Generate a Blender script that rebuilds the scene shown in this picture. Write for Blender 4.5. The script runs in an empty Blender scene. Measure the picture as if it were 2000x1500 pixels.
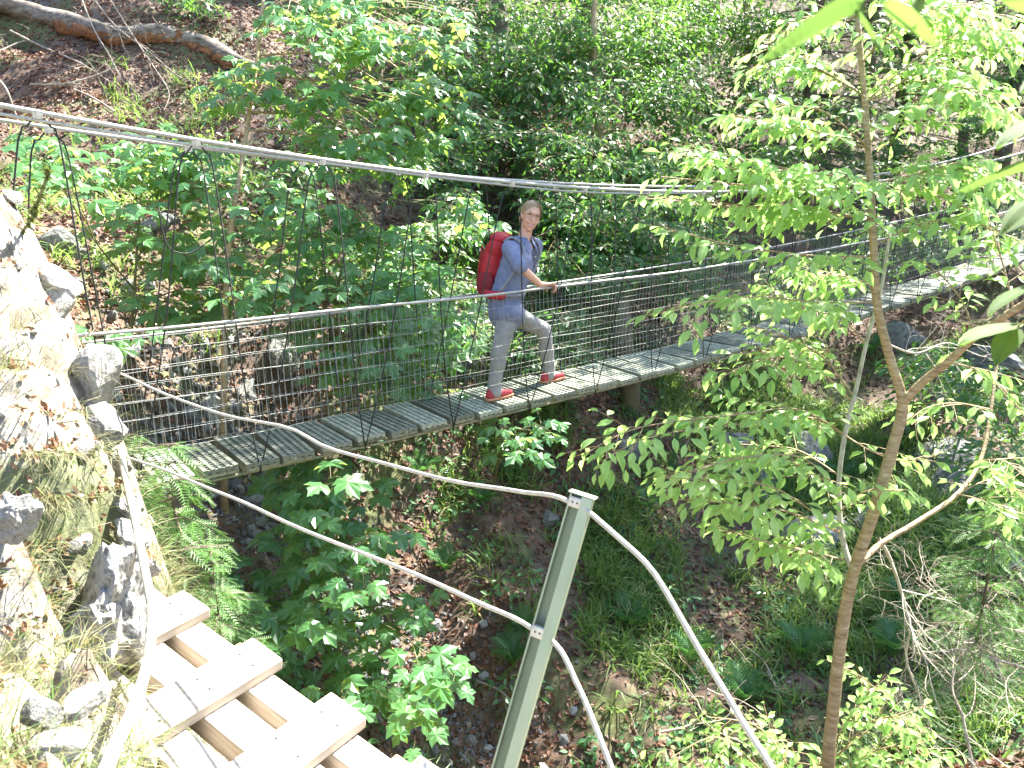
import bpy, bmesh, math, random
import numpy as np
from mathutils import Vector, Matrix

# ------------------------------------------------------------------ camera, light, exposure
random.seed(7); RNG = np.random.default_rng(11)
SC = bpy.context.scene; COL = SC.collection
PITCH = math.radians(15.5); FPX = 1500.0; CP, SP = math.cos(PITCH), math.sin(PITCH); CAMZ = 2.0
cam_d = bpy.data.cameras.new('camera'); cam = bpy.data.objects.new('camera', cam_d); COL.objects.link(cam)
cam.location = (0, 0, CAMZ); cam.rotation_euler = (math.pi/2 - PITCH, 0, 0)
cam_d.sensor_width = 36; cam_d.lens = 27.0; cam_d.clip_start = 0.05; cam_d.clip_end = 500
cam_d.dof.use_dof = True; cam_d.dof.focus_distance = 5.0; cam_d.dof.aperture_fstop = 6.5
SC.camera = cam
SUN = Vector((0.40, 0.47, 0.79)).normalized()
SUN_EL = math.asin(SUN.z); SUN_AZ = math.atan2(SUN.x, SUN.y)
w = bpy.data.worlds.new('World'); SC.world = w; w.use_nodes = True
nt = w.node_tree; bg = nt.nodes['Background']
sky = nt.nodes.new('ShaderNodeTexSky'); sky.sky_type = 'NISHITA'; sky.sun_disc = False
sky.sun_elevation = SUN_EL; sky.sun_rotation = SUN_AZ
nt.links.new(sky.outputs[0], bg.inputs[0]); bg.inputs[1].default_value = 0.085
sl = bpy.data.lights.new('sun', 'SUN'); so = bpy.data.objects.new('sun', sl); COL.objects.link(so)
sl.energy = 4.7; sl.angle = math.radians(0.53); sl.color = (1.0, 0.95, 0.86)
so.rotation_euler = SUN.to_track_quat('Z', 'Y').to_euler()
SC.view_settings.view_transform = 'Standard'; SC.view_settings.look = 'None'
SC.view_settings.exposure = 3.0; SC.view_settings.gamma = 1.0; SC.view_settings.use_curve_mapping = False
SC.render.engine = 'CYCLES'
SC.cycles.max_bounces = 7; SC.cycles.diffuse_bounces = 4; SC.cycles.transparent_max_bounces = 8
SC.cycles.caustics_reflective = False; SC.cycles.caustics_refractive = False

# ------------------------------------------------------------------ picture <-> place
def pix(u, v, d):                       # the point at distance d along the view axis
    X = (u-1000)/FPX*d; up = (750-v)/FPX*d
    return np.array([X, d*CP+up*SP, CAMZ+up*CP-d*SP])
def toward(p):                          # unit vector from p to the camera
    q = np.array([0, 0, CAMZ])-np.asarray(p); return q/np.linalg.norm(q)
BETA = math.radians(51.5)
BO = pix(1005, 783, 6.25)               # a point on the middle of the deck
BB = np.array([math.sin(BETA), math.cos(BETA), 0.0]); BN = np.array([math.cos(BETA), -math.sin(BETA), 0.0])
UP = np.array([0, 0, 1.0])
def bridge(t, s, z): return BO + BB*t + BN*s + UP*z
def onb(u, v, s):                       # where the sight line meets the upright plane s beside the deck
    c0 = np.array([0, 0, CAMZ]); r = pix(u, v, 1.0)-c0
    return c0 + r*(((BO-c0)@BN+s)/(r@BN))
def deck_z(t): return 0.0043*t*t+0.0005*t+0.082

# ------------------------------------------------------------------ mesh helpers
class MB:
    def __init__(s): s.v = []; s.f = []; s.n = 0
    def add(s, v, f):
        v = np.asarray(v, float).reshape(-1, 3); s.v.append(v)
        s.f.extend([tuple(int(i)+s.n for i in q) for q in f]); s.n += len(v)
    def box(s, c, ax, ay, az):          # centre and three half-axis vectors
        c, ax, ay, az = map(np.asarray, (c, ax, ay, az))
        v = [c+i*ax+j*ay+k*az for k in (-1, 1) for j in (-1, 1) for i in (-1, 1)]
        s.add(v, [(0,2,3,1), (4,5,7,6), (0,1,5,4), (2,6,7,3), (0,4,6,2), (1,3,7,5)])
    def tube(s, pts, rad, n=6, caps=True, squash=1.0, rough=0.0):
        P = np.asarray(pts, float); m = len(P)
        R = np.full(m, rad, float) if np.isscalar(rad) else np.asarray(rad, float)
        T = np.gradient(P, axis=0); T /= np.linalg.norm(T, axis=1)[:, None]+1e-9
        a = np.array([0, 0, 1.0]) if abs(T[0][2]) < .9 else np.array([1.0, 0, 0])
        V = []
        for i in range(m):
            x = np.cross(T[i], a); x /= np.linalg.norm(x)+1e-9; y = np.cross(x, T[i]); a = y
            for k in range(n):
                q = 2*math.pi*k/n; r = R[i]*(1+(RNG.normal()*rough if rough else 0))
                V.append(P[i]+r*(math.cos(q)*x*squash+math.sin(q)*y))
        F = [(i*n+k, i*n+(k+1) % n, (i+1)*n+(k+1) % n, (i+1)*n+k) for i in range(m-1) for k in range(n)]
        if caps: F += [tuple(range(n-1, -1, -1)), tuple((m-1)*n+k for k in range(n))]
        s.add(V, F)
    def mesh(s, name, mat, smooth=False):
        me = bpy.data.meshes.new(name)
        me.from_pydata(np.concatenate(s.v).tolist() if s.v else [], [], s.f)
        if mat: me.materials.append(mat)
        if smooth: me.polygons.foreach_set('use_smooth', [True]*len(me.polygons))
        me.update(); return me
    def build(s, name, mat, parent=None, smooth=False): return link(name, s.mesh(name, mat, smooth), parent)
def link(name, me, parent=None, loc=None):
    o = bpy.data.objects.new(name, me); COL.objects.link(o)
    if loc is not None: o.location = loc
    if parent is not None:
        o.parent = parent; o.matrix_parent_inverse = Matrix.Translation(-Vector(parent.location))
    return o
def tag(o, label=None, cat=None, group=None, kind=None):
    if label: o['label'] = label
    if cat: o['category'] = cat
    if group: o['group'] = group
    if kind: o['kind'] = kind
    return o
def thing(name, loc, label, cat, group=None):
    o = bpy.data.objects.new(name, None); COL.objects.link(o); o.location = tuple(loc); o.empty_display_size = .1
    return tag(o, label, cat, group)
def tri_mesh(name, V, F, mat, smooth=False):            # fast mesh out of numpy arrays (triangles)
    me = bpy.data.meshes.new(name); V = np.ascontiguousarray(V, np.float32); F = np.ascontiguousarray(F, np.int32)
    n = len(F); me.vertices.add(len(V)); me.vertices.foreach_set('co', V.ravel())
    me.loops.add(3*n); me.loops.foreach_set('vertex_index', F.ravel())
    me.polygons.add(n); me.polygons.foreach_set('loop_start', np.arange(0, 3*n, 3, dtype=np.int32))
    me.polygons.foreach_set('use_smooth', np.full(n, smooth)); me.materials.append(mat)
    me.update(calc_edges=True); return me
def nrm(a): a = np.asarray(a, float); return a/(np.linalg.norm(a, axis=-1, keepdims=True)+1e-9)
class Scatter:                                          # many placed copies of a small template
    def __init__(s): s.p = []; s.x = []; s.n = []; s.sz = []; s.cv = []
    def add(s, p, x, n, size, curve=1.0): s.p.append(p); s.x.append(x); s.n.append(n); s.sz.append(size); s.cv.append(curve)
    def frames(s):
        P = np.array(s.p); X = nrm(s.x); N = np.array(s.n, float); N = nrm(N-X*(N*X).sum(1)[:, None]); Y = np.cross(N, X)
        return P, X, Y, N, np.array(s.sz, float), np.array(s.cv, float)
    def mesh(s, name, tmpl, mat, smooth=False, sel=None):
        P, X, Y, N, S, C = s.frames()
        if sel is not None: P, X, Y, N, S, C = P[sel], X[sel], Y[sel], N[sel], S[sel], C[sel]
        tv, tf = np.array(tmpl[0], float), np.array(tmpl[1], int); m, k = len(P), len(tv)
        V = P[:, None]+S[:, None, None]*(tv[None, :, 0:1]*X[:, None]+tv[None, :, 1:2]*Y[:, None]+C[:, None, None]*tv[None, :, 2:3]*N[:, None])
        F = (tf[None]+(np.arange(m)*k)[:, None, None]).reshape(-1, 3)
        return tri_mesh(name, V.reshape(-1, 3), F, mat, smooth)
    def leaves(s, root, tmpl, mat, limit=300, inframe=True, variants=None, fname='foliage'):
        """the leaves that show largest become parts, the rest one joined part"""
        P, X, Y, N, S, C = s.frames(); d = P-np.array([0, 0, CAMZ]); dep = d[:, 1]*CP-d[:, 2]*SP
        u = d[:, 0]/dep*FPX; vv = (d[:, 1]*SP+d[:, 2]*CP)/dep*FPX
        score = S/np.maximum(dep, .2)*np.where((abs(u) < 1000) & (abs(vv) < 750) & (dep > 0), 1, 1e-3)
        score = score*(0.6+0.4*abs((N*nrm(-d)).sum(1)))
        order = np.argsort(-score); top, rest = order[:limit], order[limit:]
        protos = [tri_mesh('leaf', tv_scaled(tmpl, c), tmpl[1], mat) for c in (.6, 1.0, 1.5)]
        for i in top:
            o = bpy.data.objects.new('leaf', protos[0 if C[i] < .8 else 1 if C[i] < 1.2 else 2]); COL.objects.link(o); o.parent = root
            M = Matrix((tuple(X[i]*S[i])+(P[i][0],), tuple(Y[i]*S[i])+(P[i][1],), tuple(N[i]*S[i])+(P[i][2],), (0, 0, 0, 1)))
            M = Matrix(((X[i][0]*S[i], Y[i][0]*S[i], N[i][0]*S[i], P[i][0]), (X[i][1]*S[i], Y[i][1]*S[i], N[i][1]*S[i], P[i][1]), (X[i][2]*S[i], Y[i][2]*S[i], N[i][2]*S[i], P[i][2]), (0, 0, 0, 1)))
            o.matrix_basis = Matrix.Translation(-Vector(root.location)) @ M
        if len(rest):
            o = link(fname, s.mesh(fname, tmpl, mat, sel=rest), root); o['kind'] = 'stuff'
def tv_scaled(t, c): v = np.array(t[0], float); v[:, 2] *= c; return v

# leaf templates: base at the origin, tip along +X, face up +Z
OVATE = ([(0,0,0), (.14,0,.0), (.34,.2,.05), (.64,.2,.03), (1,0,-.16), (.64,-.2,.03), (.34,-.2,.05), (.45,0,-.02), (.75,0,-.06)],
         [(0,1,2), (0,6,1), (1,7,2), (7,3,2), (7,8,3), (8,4,3), (1,6,7), (7,6,5), (7,5,8), (8,5,4)])
def _fine():
    v = []; f = []; n = 13
    for i in range(n+1):
        x = i/n; wd = .27*math.sin(math.pi*min(1, x**.8))**.8*(1-.25*x)+.004; ser = .012 if i % 2 else -.004
        z = -.16*x*x
        v += [(x, 0, z-.02), (x+.012, wd*.5, z+.025), (x+.02, wd+ser, z+.03), (x+.012, -wd*.5, z+.025), (x+.02, -wd-ser, z+.03)]
    for i in range(n):
        a, b = 5*i, 5*i+5
        for p, q in ((0, 1), (1, 2)): f += [(a+p, b+p, b+q), (a+p, b+q, a+q)]
        for p, q in ((3, 0), (4, 3)): f += [(a+p, b+p, b+q), (a+p, b+q, a+q)]
    return v, f
FINE = _fine()
def _maple():
    pts = [(.02,0,0), (-.06,.15,0), (.01,.41,-.12), (.17,.28,.0), (.22,.43,-.02), (.44,.54,-.13), (.47,.37,-.02), (.50,.20,.04), (.70,.26,-.03), (.80,.14,-.05), (1,0,-.17)]
    rim = pts+[(x,-y,z) for x, y, z in pts[1:-1]][::-1]; n = len(rim)
    return rim+[(.28,0,.04)], [(n, (i+1) % n, i) for i in range(n)]
MAPLE = _maple()
LITTER = ([(0,0,0), (.3,.22,.1), (.7,.2,.06), (1,0,.16), (.7,-.2,.02), (.3,-.22,.12), (.5,0,-.02)],
          [(6,0,5), (6,1,0), (6,2,1), (6,3,2), (6,4,3), (6,5,4)])
SMALL = ([(0,0,0), (.45,.26,.05), (1,0,-.1), (.45,-.26,.05)], [(0,2,1), (0,3,2)])
BLADE = ([(0,.03,0), (0,-.03,0), (.35,.028,.1), (.35,-.028,.1), (.7,.018,.08), (.7,-.018,.08), (1,0,-.06)],
         [(0,1,3), (0,3,2), (2,3,5), (2,5,4), (4,5,6)])
def _twig():                                            # spruce twig: needles on both sides of a stem
    v = [(0,.012,0), (0,-.012,0), (1,0,-.1)]; f = [(0,1,2)]
    for i in range(9):
        x = .06+i*.1; L = .3*(1-.55*i/9); z = -.1*x
        for sg in (1, -1):
            b = len(v); v += [(x,0,z), (x+.035,0,z), (x+L*.62, sg*L*.72, z+.03)]; f.append((b,b+1,b+2) if sg > 0 else (b+1,b,b+2))
    return v, f
TWIG = _twig()
def _fern():
    v = []; f = []; n = 13
    for i in range(n):
        x = .1+.9*i/n; z = .38*math.sin(min(1, x*1.05)*math.pi*.75)-.1*x; L = .33*math.sin(math.pi*(.14+.86*(1-i/n)))+.02
        for sg in (1, -1):
            b = len(v); v += [(x,0,z), (x+.055,0,z), (x+.09+L*.2, sg*L*.55, z-.02), (x+.1+L*.3, sg*L, z-.07)]
            f += [(b,b+1,b+2), (b,b+2,b+3)] if sg > 0 else [(b+1,b,b+2), (b,b+3,b+2)]
    for i in range(8):
        x0, x1 = i/8, (i+1)/8; z = lambda x: .38*math.sin(min(1, x*1.05)*math.pi*.75)-.1*x
        b = len(v); v += [(x0,.008,z(x0)), (x0,-.008,z(x0)), (x1,0,z(x1))]; f.append((b,b+1,b+2))
    return v, f
FERN = _fern()

# ------------------------------------------------------------------ noise and paths in numpy
def _h(i, j, k): 
    n = (i*374761393+j*668265263+k*2147483647) & 0x7fffffff
    n = ((n ^ (n >> 13))*1274126177) & 0x7fffffff
    return ((n ^ (n >> 16)) & 0xffff)/65535.0
def vnoise(x, y, k=0):
    x = np.asarray(x, float); y = np.asarray(y, float); i = np.floor(x).astype(np.int64); j = np.floor(y).astype(np.int64)
    a = x-i; b = y-j; a = a*a*(3-2*a); b = b*b*(3-2*b)
    return (_h(i,j,k)*(1-a)+_h(i+1,j,k)*a)*(1-b)+(_h(i,j+1,k)*(1-a)+_h(i+1,j+1,k)*a)*b
def fbm(x, y, sc, o=4, k=0):
    r = 0; A = .5
    for q in range(o): r = r+A*(vnoise(x/sc, y/sc, k+q)-.5); sc *= .5; A *= .5
    return r
def curve(P, n):                                        # smooth path through points
    P = np.asarray(P, float); m = len(P); t = np.linspace(0, m-1, n); out = []
    for q in t:
        i = min(int(q), m-2); f = q-i; p0, p1, p2, p3 = P[max(i-1,0)], P[i], P[i+1], P[min(i+2,m-1)]
        out.append(.5*((2*p1)+(-p0+p2)*f+(2*p0-5*p1+4*p2-p3)*f*f+(-p0+3*p1-3*p2+p3)*f**3))
    return np.array(out)
def ppath(lst, n):                                      # path from (u, v, d) triples
    return curve([pix(*q) for q in lst], n)

# ------------------------------------------------------------------ materials
def newmat(name):
    m = bpy.data.materials.new(name); m.use_nodes = True; t = m.node_tree
    return m, t, t.nodes['Principled BSDF']
def node(t, k, **kw):
    n = t.nodes.new(k)
    for a, b in kw.items(): setattr(n, a, b)
    return n
def noise_ramp(t, scale, cols, pos=None, detail=6, coord='Object', rough=.6, dist=0.0, stretch=None):
    tc = node(t, 'ShaderNodeTexCoord'); n = node(t, 'ShaderNodeTexNoise'); r = node(t, 'ShaderNodeValToRGB')
    n.inputs['Scale'].default_value = scale; n.inputs['Detail'].default_value = detail; n.inputs['Roughness'].default_value = rough; n.inputs['Distortion'].default_value = dist
    if stretch:
        mp = node(t, 'ShaderNodeMapping'); mp.inputs['Scale'].default_value = stretch
        t.links.new(tc.outputs[coord], mp.inputs[0]); t.links.new(mp.outputs[0], n.inputs['Vector'])
    else: t.links.new(tc.outputs[coord], n.inputs['Vector'])
    t.links.new(n.outputs['Fac'], r.inputs[0]); e = r.color_ramp.elements
    pos = pos or np.linspace(.3, .7, len(cols))
    while len(e) < len(cols): e.new(.5)
    for i, c in enumerate(cols): e[i].position = pos[i]; e[i].color = (*c, 1)
    return r, n
def bump(t, b, src, strength=.4, dist=.02):
    bp = node(t, 'ShaderNodeBump'); bp.inputs['Strength'].default_value = strength; bp.inputs['Distance'].default_value = dist
    t.links.new(src, bp.inputs['Height']); t.links.new(bp.outputs[0], b.inputs['Normal'])
def simple(name, cols, scale=8, rough=.8, bmp=.3, dist=.01, metal=0, stretch=None, pos=None, detail=6):
    m, t, b = newmat(name); r, n = noise_ramp(t, scale, cols, pos, stretch=stretch, detail=detail)
    t.links.new(r.outputs[0], b.inputs['Base Color']); b.inputs['Roughness'].default_value = rough; b.inputs['Metallic'].default_value = metal
    if bmp: bump(t, b, n.outputs['Fac'], bmp, dist)
    return m
def leafmat(name, dark, light, trans, tmix=.45, gloss=.45, old=None):
    m, t, b = newmat(name); out = t.nodes['Material Output']
    g = node(t, 'ShaderNodeNewGeometry'); oi = node(t, 'ShaderNodeObjectInfo')
    ad = node(t, 'ShaderNodeMath', operation='ADD'); fr = node(t, 'ShaderNodeMath', operation='FRACT')
    t.links.new(g.outputs['Random Per Island'], ad.inputs[0]); t.links.new(oi.outputs['Random'], ad.inputs[1]); t.links.new(ad.outputs[0], fr.inputs[0])
    r = node(t, 'ShaderNodeValToRGB'); e = r.color_ramp.elements; e[0].color = (*dark, 1); e[1].color = (*light, 1); e[0].position = .05; e[1].position = .93
    if old: q = e.new(.97); q.color = (*old, 1)
    t.links.new(fr.outputs[0], r.inputs[0])
    tc = node(t, 'ShaderNodeTexCoord'); nz = node(t, 'ShaderNodeTexNoise'); nz.inputs['Scale'].default_value = 3.0 
    hs = node(t, 'ShaderNodeHueSaturation'); mr = node(t, 'ShaderNodeMapRange'); mr.inputs[3].default_value = .75; mr.inputs[4].default_value = 1.25
    t.links.new(nz.outputs['Fac'], mr.inputs[0]); t.links.new(tc.outputs['Object'], nz.inputs['Vector'])
    t.links.new(mr.outputs[0], hs.inputs['Value']); t.links.new(r.outputs[0], hs.inputs['Color'])
    t.links.new(hs.outputs[0], b.inputs['Base Color']); b.inputs['Roughness'].default_value = gloss; b.inputs['Specular IOR Level'].default_value = .5
    tr = node(t, 'ShaderNodeBsdfTranslucent'); mc = node(t, 'ShaderNodeMixRGB', blend_type='MULTIPLY'); mc.inputs[0].default_value = .5
    mc.inputs[1].default_value = (*trans, 1); t.links.new(mr.outputs[0], mc.inputs[2]); t.links.new(mc.outputs[0], tr.inputs['Color'])
    mx = node(t, 'ShaderNodeMixShader'); mx.inputs[0].default_value = tmix
    t.links.new(b.outputs[0], mx.inputs[1]); t.links.new(tr.outputs[0], mx.inputs[2]); t.links.new(mx.outputs[0], out.inputs['Surface'])
    return m
M = {}
M['maple'] = leafmat('maple_leaf', (.042,.13,.055), (.085,.22,.075), (.44,.64,.11), .4, .27)
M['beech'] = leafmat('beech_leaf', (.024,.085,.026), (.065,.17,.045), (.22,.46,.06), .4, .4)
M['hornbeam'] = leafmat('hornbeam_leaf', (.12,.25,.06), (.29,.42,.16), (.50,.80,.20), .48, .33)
M['nearleaf'] = leafmat('near_leaf', (.06,.115,.028), (.085,.15,.035), (.15,.27,.05), .5, .75)
M['spruce'] = leafmat('spruce_needle', (.016,.045,.02), (.04,.085,.03), (.08,.16,.03), .2, .5)
M['young_spruce'] = leafmat('young_spruce_needle', (.05,.14,.03), (.12,.25,.06), (.22,.42,.08), .3, .5)
M['fern'] = leafmat('fern_frond', (.045,.13,.045), (.08,.20,.06), (.12,.3,.05), .35, .5)
M['grass'] = leafmat('grass_blade', (.06,.14,.03), (.14,.21,.055), (.26,.40,.07), .35, .5, old=(.30,.24,.10))
M['slope_grass'] = leafmat('slope_grass_blade', (.07,.17,.04), (.20,.28,.08), (.32,.50,.10), .4, .45, old=(.38,.30,.14))
M['straw'] = leafmat('straw_blade', (.07,.12,.03), (.24,.20,.10), (.26,.26,.08), .3, .6)
M['litter'] = leafmat('dead_leaf', (.075,.035,.02), (.20,.10,.06), (.2,.08,.03), .15, .6, old=(.34,.24,.16))
M['moss_bits'] = leafmat('moss_tuft', (.06,.09,.02), (.16,.19,.05), (.16,.2,.04), .3, .7)
M['bark'] = simple('smooth_bark', [(.13,.085,.04), (.27,.19,.095), (.33,.25,.13), (.46,.41,.28)], 14, .7, .8, .006, stretch=(1.2,1.2,6), pos=[.3,.46,.58,.72], detail=9)
M['palebark'] = simple('pale_bark', [(.25,.23,.17), (.40,.37,.29), (.16,.15,.10)], 20, .8, .5, .006, stretch=(1,1,.4))
M['darkbark'] = simple('conifer_bark', [(.045,.035,.025), (.11,.085,.06), (.16,.13,.09)], 16, .9, .9, .03, stretch=(1,1,.3))
M['mossbark'] = simple('mossy_bark', [(.07,.055,.035), (.12,.10,.06), (.09,.12,.03)], 9, .9, .8, .02, stretch=(1,1,.4))
M['deadwood'] = simple('dead_wood', [(.06,.045,.032), (.17,.14,.11), (.30,.265,.225)], 18, .85, .7, .012, stretch=(.35,1,1))
M['rotwood'] = simple('rotten_wood', [(.05,.02,.01), (.19,.08,.03), (.30,.14,.06)], 14, .9, .9, .03)
M['twig'] = simple('dry_twig', [(.20,.16,.12), (.40,.35,.28)], 12, .85, .2)
M['stem'] = simple('green_stem', [(.09,.085,.03), (.16,.16,.06)], 12, .7, .2)
M['rock'] = simple('limestone', [(.05,.05,.05), (.15,.15,.14), (.26,.26,.25), (.09,.11,.05)], 5.5, .9, .9, .03, pos=[.28,.45,.58,.74], detail=10)
M['outcrop'] = simple('mottled_limestone', [(.07,.07,.062), (.19,.188,.175), (.33,.325,.31), (.14,.145,.07)], 11, .9, .5, .015, pos=[.3,.44,.56,.72], detail=12)
M['palerock'] = simple('pale_limestone', [(.12,.115,.10), (.24,.235,.215), (.36,.35,.32), (.11,.12,.05)], 6, .9, .8, .02, pos=[.25,.42,.6,.78], detail=10)
M['scree'] = simple('scree_stone', [(.08,.08,.082), (.19,.19,.19), (.30,.30,.295)], 9, .9, .5, .01)
M['rope'] = simple('steel_rope', [(.30,.29,.265), (.48,.47,.43)], 60, .5, .5, .003, metal=.25)
M['cable'] = simple('galvanised_cable', [(.27,.265,.24), (.43,.42,.38)], 60, .5, .5, .003, metal=.25)
M['hanger'] = simple('dark_hanger_cable', [(.010,.011,.011), (.028,.03,.028)], 20, .8, .2, .002)
M['wire'] = simple('mesh_wire', [(.20,.21,.20), (.32,.33,.31)], 20, .5, 0, metal=.3)
M['clamp'] = simple('clamp_metal', [(.40,.36,.28), (.62,.58,.50)], 40, .5, .2, metal=.3)
M['grate'] = simple('grating_metal', [(.13,.15,.11), (.24,.26,.20), (.34,.35,.29)], 14, .6, .3, .003, metal=.15)
M['flange'] = simple('mossy_flange', [(.10,.105,.06), (.21,.20,.12), (.30,.29,.20)], 18, .8, .4, .004)
M['post'] = simple('painted_post', [(.21,.26,.17), (.30,.36,.25), (.36,.40,.29), (.20,.18,.11)], 7, .5, .25, .003, metal=.2, pos=[.25,.45,.62,.8], stretch=(1,1,.3))
M['plank'] = simple('weathered_plank', [(.16,.115,.075), (.38,.32,.25), (.50,.44,.36), (.56,.51,.44)], 8, .85, .6, .004, stretch=(.5,6,6), detail=9, pos=[.25,.42,.55,.75])
M['timber'] = simple('brown_timber', [(.20,.10,.05), (.36,.20,.11), (.45,.30,.19)], 8, .85, .5, .004, stretch=(.5,6,6))
M['skin'] = simple('skin', [(.50,.27,.18), (.58,.34,.24)], 20, .5, .05, .001)
M['hair'] = simple('blonde_hair', [(.16,.10,.045), (.36,.25,.13)], 90, .45, .8, .004, stretch=(1,1,.3))
M['shirt'] = simple('blue_shirt', [(.12,.145,.235), (.19,.22,.315)], 30, .85, .4, .006)
M['trouser'] = simple('grey_trousers', [(.22,.215,.205), (.30,.295,.28)], 22, .85, .5, .008)
M['red'] = simple('red_nylon', [(.30,.006,.014), (.44,.014,.026)], 20, .6, .3, .006)
M['darkred'] = simple('dark_red_mesh', [(.16,.01,.018), (.26,.02,.03)], 40, .8, .4, .004)
M['shoe'] = simple('red_shoe', [(.30,.02,.03), (.50,.05,.06)], 40, .6, .3, .003)
M['sole'] = simple('orange_sole', [(.42,.16,.07), (.55,.27,.14)], 30, .6, 0)
M['lace'] = simple('pale_blue_trim', [(.35,.45,.48), (.5,.58,.6)], 30, .6, 0)
M['white'] = simple('white_print', [(.7,.7,.7), (.8,.8,.8)], 10, .6, 0)
M['lip'] = simple('lips', [(.48,.13,.11), (.52,.16,.13)], 10, .4, 0)
M['eye'] = simple('eye_dark', [(.03,.025,.02), (.06,.05,.04)], 10, .2, 0)
M['strap'] = simple('grey_strap', [(.16,.17,.19), (.24,.25,.27)], 30, .8, .2, .002)

def vary(name, lo, hi):
    t = M[name].node_tree; b = t.nodes['Principled BSDF']; src = b.inputs['Base Color'].links[0].from_socket
    oi = node(t, 'ShaderNodeObjectInfo'); mr = node(t, 'ShaderNodeMapRange'); mr.inputs[3].default_value = lo; mr.inputs[4].default_value = hi; hs = node(t, 'ShaderNodeHueSaturation')
    t.links.new(oi.outputs['Random'], mr.inputs[0]); t.links.new(mr.outputs[0], hs.inputs['Value']); t.links.new(src, hs.inputs['Color']); t.links.new(hs.outputs[0], b.inputs['Base Color'])
vary('grate', .55, 1.3); vary('plank', .8, 1.1); vary('flange', .6, 1.3); vary('palerock', .75, 1.15); vary('scree', .6, 1.4)
# ------------------------------------------------------------------ terrain
CTRL_PX = [ # far slope, gorge and cliffs: (u, v, d)
 (-300,0,12.5),(-300,300,9.5),(0,0,12),(0,250,9.8),(0,400,8.3),(200,100,11.3),(200,350,8.6),(200,600,6.9),(300,800,6.3),(450,950,6.1),(350,450,8.0),(500,250,10),
 (500,0,13),(600,1000,6.5),(600,1150,6.2),(700,1300,6.0),(850,1480,5.8),(700,500,9.3),(700,700,7.9),(700,900,7.2),(900,900,8.0),(900,1100,7.1),
 (1000,1300,6.4),(1000,300,13.2),(1000,0,16.5),(1000,600,9.8),(1000,750,8.9),(1200,900,8.6),(1200,1100,7.5),(1200,1300,6.5),(1200,1480,5.9),
 (1400,300,16.5),(1400,100,19),(1400,700,10.6),(1400,900,9.4),(1400,1100,7.9),(1400,1400,6.1),(1650,780,11.2),(1650,950,9.2),(1650,1200,7.1),(1650,1450,5.6),
 (1900,660,12.4),(1900,850,9.8),(1900,1100,7.4),(1900,1400,5.4),(2000,560,14.2),(1950,250,20),(1600,100,22),(2300,600,14),(2300,1000,9),(2300,1400,6),(1700,620,13.6),
 # foreground bank and path
 (0,440,3.4),(60,480,3.35),(120,560,3.3),(150,690,3.2),(215,775,3.1),(205,880,3.0),(235,960,2.85),(275,1150,2.6),(0,650,2.8),(0,900,2.2),(0,1200,1.7),(0,1480,1.4),
 (130,900,2.6),(150,1200,2.05),(200,1450,1.62),(-300,600,2.8),(-300,1200,1.7),(-500,400,4.2)]
CTRL = [pix(*q) for q in CTRL_PX]
CTRL += [np.array(q) for q in [(-.98,2.30,.36),(-.75,2.05,.30),(-.55,1.75,.26),(-.3,1.55,.22),(0,1.2,.20),(-.4,.9,.45),(0,0,.42),(.4,.5,.25),(.8,-.5,.3),(-1,-1,.6),(-2,0,1.3),
   (-3,2,1.7),(-4,0,2.2),(-1.5,3.6,-.6),(-1.0,3.2,-.9),(-.5,2.9,-1.2),(-.1,2.5,-1.4),(.3,2.0,-1.4),(.7,1.5,-1.1),(1.2,1.0,-.6),(1.2,2.5,-1.0),(2.0,2.0,-.7),(3,1,.0),(-2.3,4.3,-.1),(-3,4.6,.5),(-4,5,1.6),
   (0,3.8,-2.3),(.8,3.6,-2.0),(-6,3,4),(-8,8,5),(-9,14,9),(0,24,9.5),(8,26,9),(14,20,6),(16,12,3.5),(14,6,2),(10,2,1.5),(20,24,10),(-12,22,14),(0,34,16),(20,36,18),(34,20,12),(30,0,6),(0,-12,3),(-14,-6,7),(14,-10,4),(-20,10,12)]]
C1 = pix(410, 1186, 2.70); C3 = pix(712, 1397, 2.32); STEP = (C3-C1)/2; hd = nrm(STEP*[1,1,0]); wd = np.array([hd[1], -hd[0], 0]); wd = wd if wd[1] < 0 else -wd
CTRL = [q for q in CTRL if not (np.hypot(*(q[:2]-(C1+STEP*1.5+wd*.35)[:2])) < .75 and q[2] < .75)]
for k_ in (-.5, .5, 1.5, 2.5, 3.5, 4.5): CTRL += [C1+STEP*k_-wd*.16-UP*1.25, C1+STEP*k_+wd*.12-UP*.75, C1+STEP*k_+wd*.42-UP*.30, C1+STEP*k_+wd*.72-UP*.10]
CTRL += [np.array(q) for q in [(-1.18,2.78,-.7), (-1.02,2.50,-.75), (-1.36,3.0,-.6), (-1.45,3.3,-.7), (-1.72,3.42,-.4), (-2.0,3.75,-.4)]]
CTRL = np.array(CTRL)
def _fit():
    n = len(CTRL); D = np.hypot(*(CTRL[:, None, :2]-CTRL[None, :, :2]).transpose(2, 0, 1))
    A = np.zeros((n+3, n+3)); A[:n, :n] = D-np.eye(n)*.02; A[:n, n] = 1; A[:n, n+1:] = CTRL[:, :2]; A[n, :n] = 1; A[n+1:, :n] = CTRL[:, :2].T
    return np.linalg.solve(A, np.r_[CTRL[:, 2], 0, 0, 0])
RW = _fit()
def base_z(x, y):
    x = np.asarray(x, float).ravel(); y = np.asarray(y, float).ravel(); n = len(CTRL); z = RW[n]+RW[n+1]*x+RW[n+2]*y
    for i in range(n): z = z+RW[i]*np.hypot(x-CTRL[i, 0], y-CTRL[i, 1])
    return z
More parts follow.
